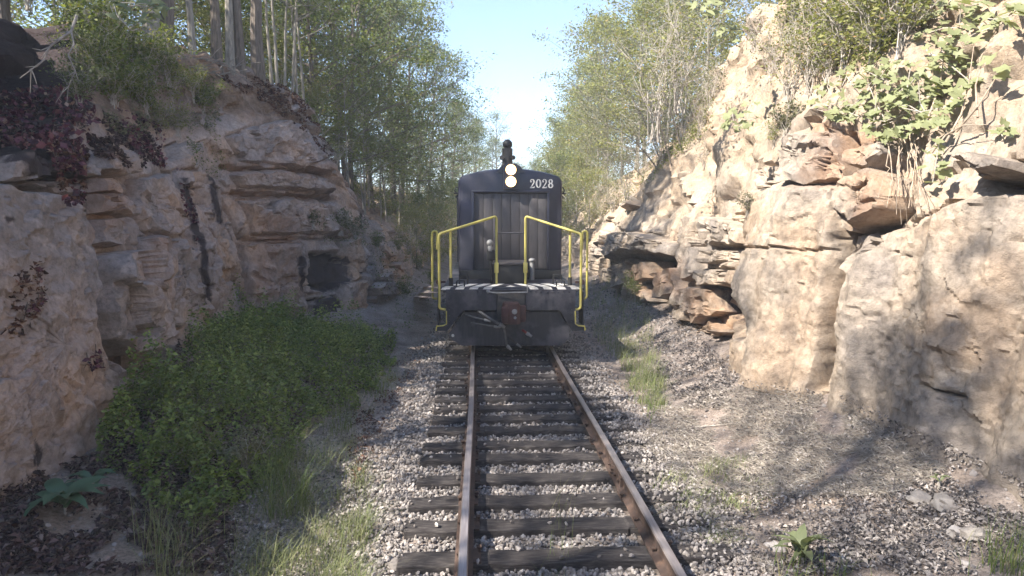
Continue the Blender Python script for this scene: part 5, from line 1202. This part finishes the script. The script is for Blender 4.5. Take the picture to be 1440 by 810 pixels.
def grass(name, poly, n, h, w, mat, label, bend_=.5, clumps=.5, thr=.0, lift=0.0):
    q = np.array(poly); px = g.uniform(q[:, 0].min(), q[:, 0].max(), n*3); py = g.uniform(q[:, 1].min(), q[:, 1].max(), n*3); k = sd_poly(px, py, poly) < 0; px, py = px[k][:n], py[k][:n]
    P = []
    for a, b in zip(px, py):
        d = ray(a, b); t = (0.05-CAM.z)/d.z; P.append((CAM+d*t)[:])
    P = np.array(P); P[:, 2] = floor_z(P[:, 0], P[:, 1])-.01
    c = fbm(P*np.array((2.2, 2.2, 0))+4, 3); k = c > thr; P, c = P[k], c[k]
    nc = max(3, len(P)//9); ci = g.integers(0, nc, len(P)); cen = P[:nc]; mixk = (g.random(len(P)) < .65)[:, None]
    out = g.normal(size=(len(P), 3))*.06; out[:, 2] = 0; P = np.where(mixk, cen[ci]+out, P); P[:, 2] = floor_z(P[:, 0], P[:, 1])-.01; c = np.where(mixk[:, 0], c[:nc][ci], c)
    hh = h*(.45+1.0*np.clip(c-thr, 0, 1))*g.uniform(.5, 1.4, len(P)); V, F = blades(P, hh, w*g.uniform(.6, 1.3, len(P)), bend_, g)
    return tag(link(name, mesh_np(name, V, F, M[mat])), label, 'grass', kind='stuff')
grass('grass', [(310, 830), (330, 700), (400, 625), (440, 590), (500, 600), (520, 700), (515, 830)], 4500, .21, .0026, 'grass_pale', 'fine pale grass between the ground cover and the ballast', .7, thr=-.25)
grass('grass', [(350, 690), (400, 625), (440, 640), (430, 700), (380, 720)], 700, .42, .0028, 'grass', 'taller green grass tuft at the edge of the ground cover', .6, thr=-.4)
grass('grass', [(200, 830), (215, 720), (260, 690), (290, 740), (290, 830)], 420, .36, .0028, 'grass_pale', 'yellow green feathery grass tuft beside the leaf litter', .5, thr=-.4)
grass('grass', [(440, 590), (500, 545), (545, 505), (560, 520), (520, 570), (480, 600)], 900, .28, .003, 'grass', 'green grass fringe along the ballast by the ground cover', .6, thr=-.3)
grass('grass', [(826, 400), (870, 400), (905, 440), (930, 520), (935, 570), (900, 560), (870, 500), (835, 470)], 4200, .30, .0045, 'grass_pale', 'tall pale grass verge beside the locomotive', .6, thr=-.3)
grass('grass', [(865, 480), (905, 480), (935, 560), (915, 590), (885, 540)], 500, .30, .004, 'grass', 'green grass strip along the ballast ahead of the locomotive', .5, thr=-.2)
grass('grass', [(1080, 830), (1100, 770), (1190, 770), (1200, 830)], 130, .30, .004, 'grass', 'green grass tuft around the low leafy weed', .6, thr=-.2)
grass('grass', [(1370, 830), (1390, 780), (1440, 780), (1440, 830)], 130, .28, .004, 'grass', 'green grass tuft on bare soil near the pale rounded stone', .6, thr=-.3)
grass('grass', [(755, 830), (760, 730), (800, 720), (810, 830)], 60, .36, .002, 'grass', 'few thin grass blades growing between the rails', .35, thr=-.3)
grass('grass', [(900, 700), (960, 620), (1100, 640), (1060, 740), (960, 770)], 2500, .12, .004, 'grass_pale', 'short dry grass on the straw right of the rails', .9, thr=-.05)
def on_land(poly, n, thr=-1):
    q = np.array(poly); out = []; nn = []
    while len(out) < n:
        a, b = g.uniform(q[:, 0].min(), q[:, 0].max(), 400), g.uniform(q[:, 1].min(), q[:, 1].max(), 400); k = sd_poly(a, b, poly) < 0
        for u, v in zip(a[k], b[k]):
            h, m_ = hit_px(u, v)
            if h is not None and h.y < 40: out.append(h[:]); nn.append(m_[:])
    P = np.array(out[:n]); c = fbm(P*1.5, 3); return P[c > thr]
def litter(poly, n, size, mat, label, thr=-.3, up=.8, lift=.015, aspect=.6):
    P = on_land(poly, n, thr); P[:, 2] += lift+np.abs(g.normal(size=len(P)))*lift
    tag(link('leaf_litter', leaf_obj_mesh('leaf_litter', P, size, M[mat], g=g, up=up, fold=.9, aspect=aspect)), label, 'leaf litter', kind='stuff')
litter([(0, 690), (130, 640), (220, 700), (330, 730), (330, 810), (0, 810)], 4200, .06, 'litter_dark', 'dark reddish dead leaves on the ground below the grey slab')
litter([(0, 130), (110, 150), (200, 170), (235, 235), (180, 240), (120, 212), (0, 205)], 4000, .085, 'litter_dark', 'dark reddish dead leaves caught on the slope above the left cliff', thr=-.15)
litter([(75, 190), (125, 215), (118, 285), (85, 275)], 1100, .08, 'litter', 'dead leaf drift spilling over the ledge of the left cliff', thr=-.4)
litter([(390, 110), (440, 140), (500, 220), (480, 240), (420, 180), (340, 130), (300, 105)], 2600, .08, 'litter', 'brown dead leaves along the crest above the layered pink cliff', thr=-.2)
litter([(20, 390), (62, 366), (66, 425), (30, 480), (0, 480)], 160, .07, 'litter', 'few dead leaves stuck on the big grey slab', thr=-.1)
litter([(930, 480), (1040, 535), (1190, 560), (1440, 680), (1440, 810), (960, 810), (900, 600)], 14000, .036, 'litter_grey', 'grey brown leaf crumbs strewn over the right floor', thr=-.25)
litter([(880, 430), (960, 450), (1040, 530), (1000, 600), (930, 540)], 3500, .05, 'litter_grey', 'dry leaf debris below the right rock ledges', thr=-.4)
litter([(1230, 715), (1290, 690), (1360, 690), (1440, 690), (1440, 740), (1330, 745), (1260, 760)], 700, .05, 'litter_grey', 'patch of dark dead leaves around the flat grey stone', thr=-.2)
litter([(1120, 790), (1200, 740), (1300, 770), (1290, 810), (1150, 810)], 600, .05, 'litter_grey', 'patch of dark dead leaves behind the low leafy weed', thr=-.1)
litter([(500, 560), (560, 500), (600, 480), (590, 520), (540, 600), (500, 700), (490, 640)], 1500, .04, 'litter', 'scattered brown leaf bits on the ballast shoulder', thr=-.2)
litter(GC, 7000, .06, 'litter_dark', 'dark leaf mould under the green ground cover', thr=-.9)
litter([(300, 820), (330, 700), (420, 590), (505, 550), (530, 600), (515, 700), (500, 820)], 6000, .035, 'litter_grey', 'grey leaf crumbs between the grass and the ballast', thr=-.4)
# straw: long thin flakes
P = on_land([(930, 560), (1040, 545), (1170, 560), (1330, 660), (1250, 700), (1100, 700), (960, 690), (900, 620)], 24000, -.4); P[:, 2] += .012+.012*np.abs(g.normal(size=len(P)))
tag(link('straw', leaf_obj_mesh('straw', P, .14, M['straw'], g=g, up=2.2, aspect=.035, fold=.1)), 'dry pale straw covering the floor below the dappled cliff', 'straw', kind='stuff')
P = on_land([(850, 600), (930, 580), (1000, 700), (1100, 810), (960, 810)], 3500, -.1); P[:, 2] += .012+.012*np.abs(g.normal(size=len(P)))
tag(link('straw', leaf_obj_mesh('straw', P, .11, M['straw'], g=g, up=1.8, aspect=.03, fold=.1)), 'sparse dry straw beside the right rail', 'straw', kind='stuff')
# moss and herbs clinging to the slopes
def clinging(poly, n, size, mat, label, lift=.05, thr=-.1):
    P = on_land(poly, n, thr); P += g.normal(size=P.shape)*np.array((.04, .04, .05)); P[:, 2] += lift
    tag(link('slope_herbs', leaf_obj_mesh('slope_herbs', P, size, M[mat], g=g, up=.5)), label, 'herbs', kind='stuff')
clinging([(120, 120), (250, 90), (300, 110), (310, 170), (270, 215), (250, 180), (180, 200), (130, 170)], 9000, .05, 'leaf_grey', 'olive herbs and dry stalks covering the shaded left slope')
clinging([(262, 190), (300, 180), (320, 235), (300, 255), (270, 235)], 1400, .04, 'leaf_a', 'mossy green streak down the left cliff edge')
clinging([(430, 300), (500, 310), (545, 340), (520, 350), (450, 345)], 1800, .045, 'leaf_b', 'thin green plants on the ledge of the layered cliff', thr=-.2)
clinging([(940, 40), (1010, 60), (1000, 190), (940, 235), (880, 290), (830, 310), (850, 200)], 7000, .065, 'leaf_c', 'dry grey green herbs along the sunny bank', .15)
clinging([(1080, 40), (1200, 20), (1290, 40), (1230, 100), (1120, 110)], 5000, .06, 'leaf_c', 'dry pale herbs among the twiggy shrubs', .12)
clinging([(520, 330), (600, 330), (612, 440), (560, 470), (520, 450)], 2600, .06, 'leaf_b', 'dark shade plants among the jumbled rocks', .05, thr=-.05)

# ------------------------------------------------------------------ haze
hb = MB(); hb.box(-950, 950, -950, 950, -1.8, 27.5)
hz_m = bpy.data.materials.new('haze'); hz_m.use_nodes = True; hn = hz_m.node_tree.nodes; hn.clear()
ho = hn.new('ShaderNodeOutputMaterial'); hv = hn.new('ShaderNodeVolumePrincipled'); hv.inputs['Color'].default_value = (.93, .95, .97, 1)
hv.inputs['Density'].default_value = HAZE; hv.inputs['Anisotropy'].default_value = .0
hz_m.node_tree.links.new(hv.outputs[0], ho.inputs['Volume'])
tag(hb.build('haze', hz_m), 'thin pale sunlit haze filling the cutting', 'haze', kind='stuff')
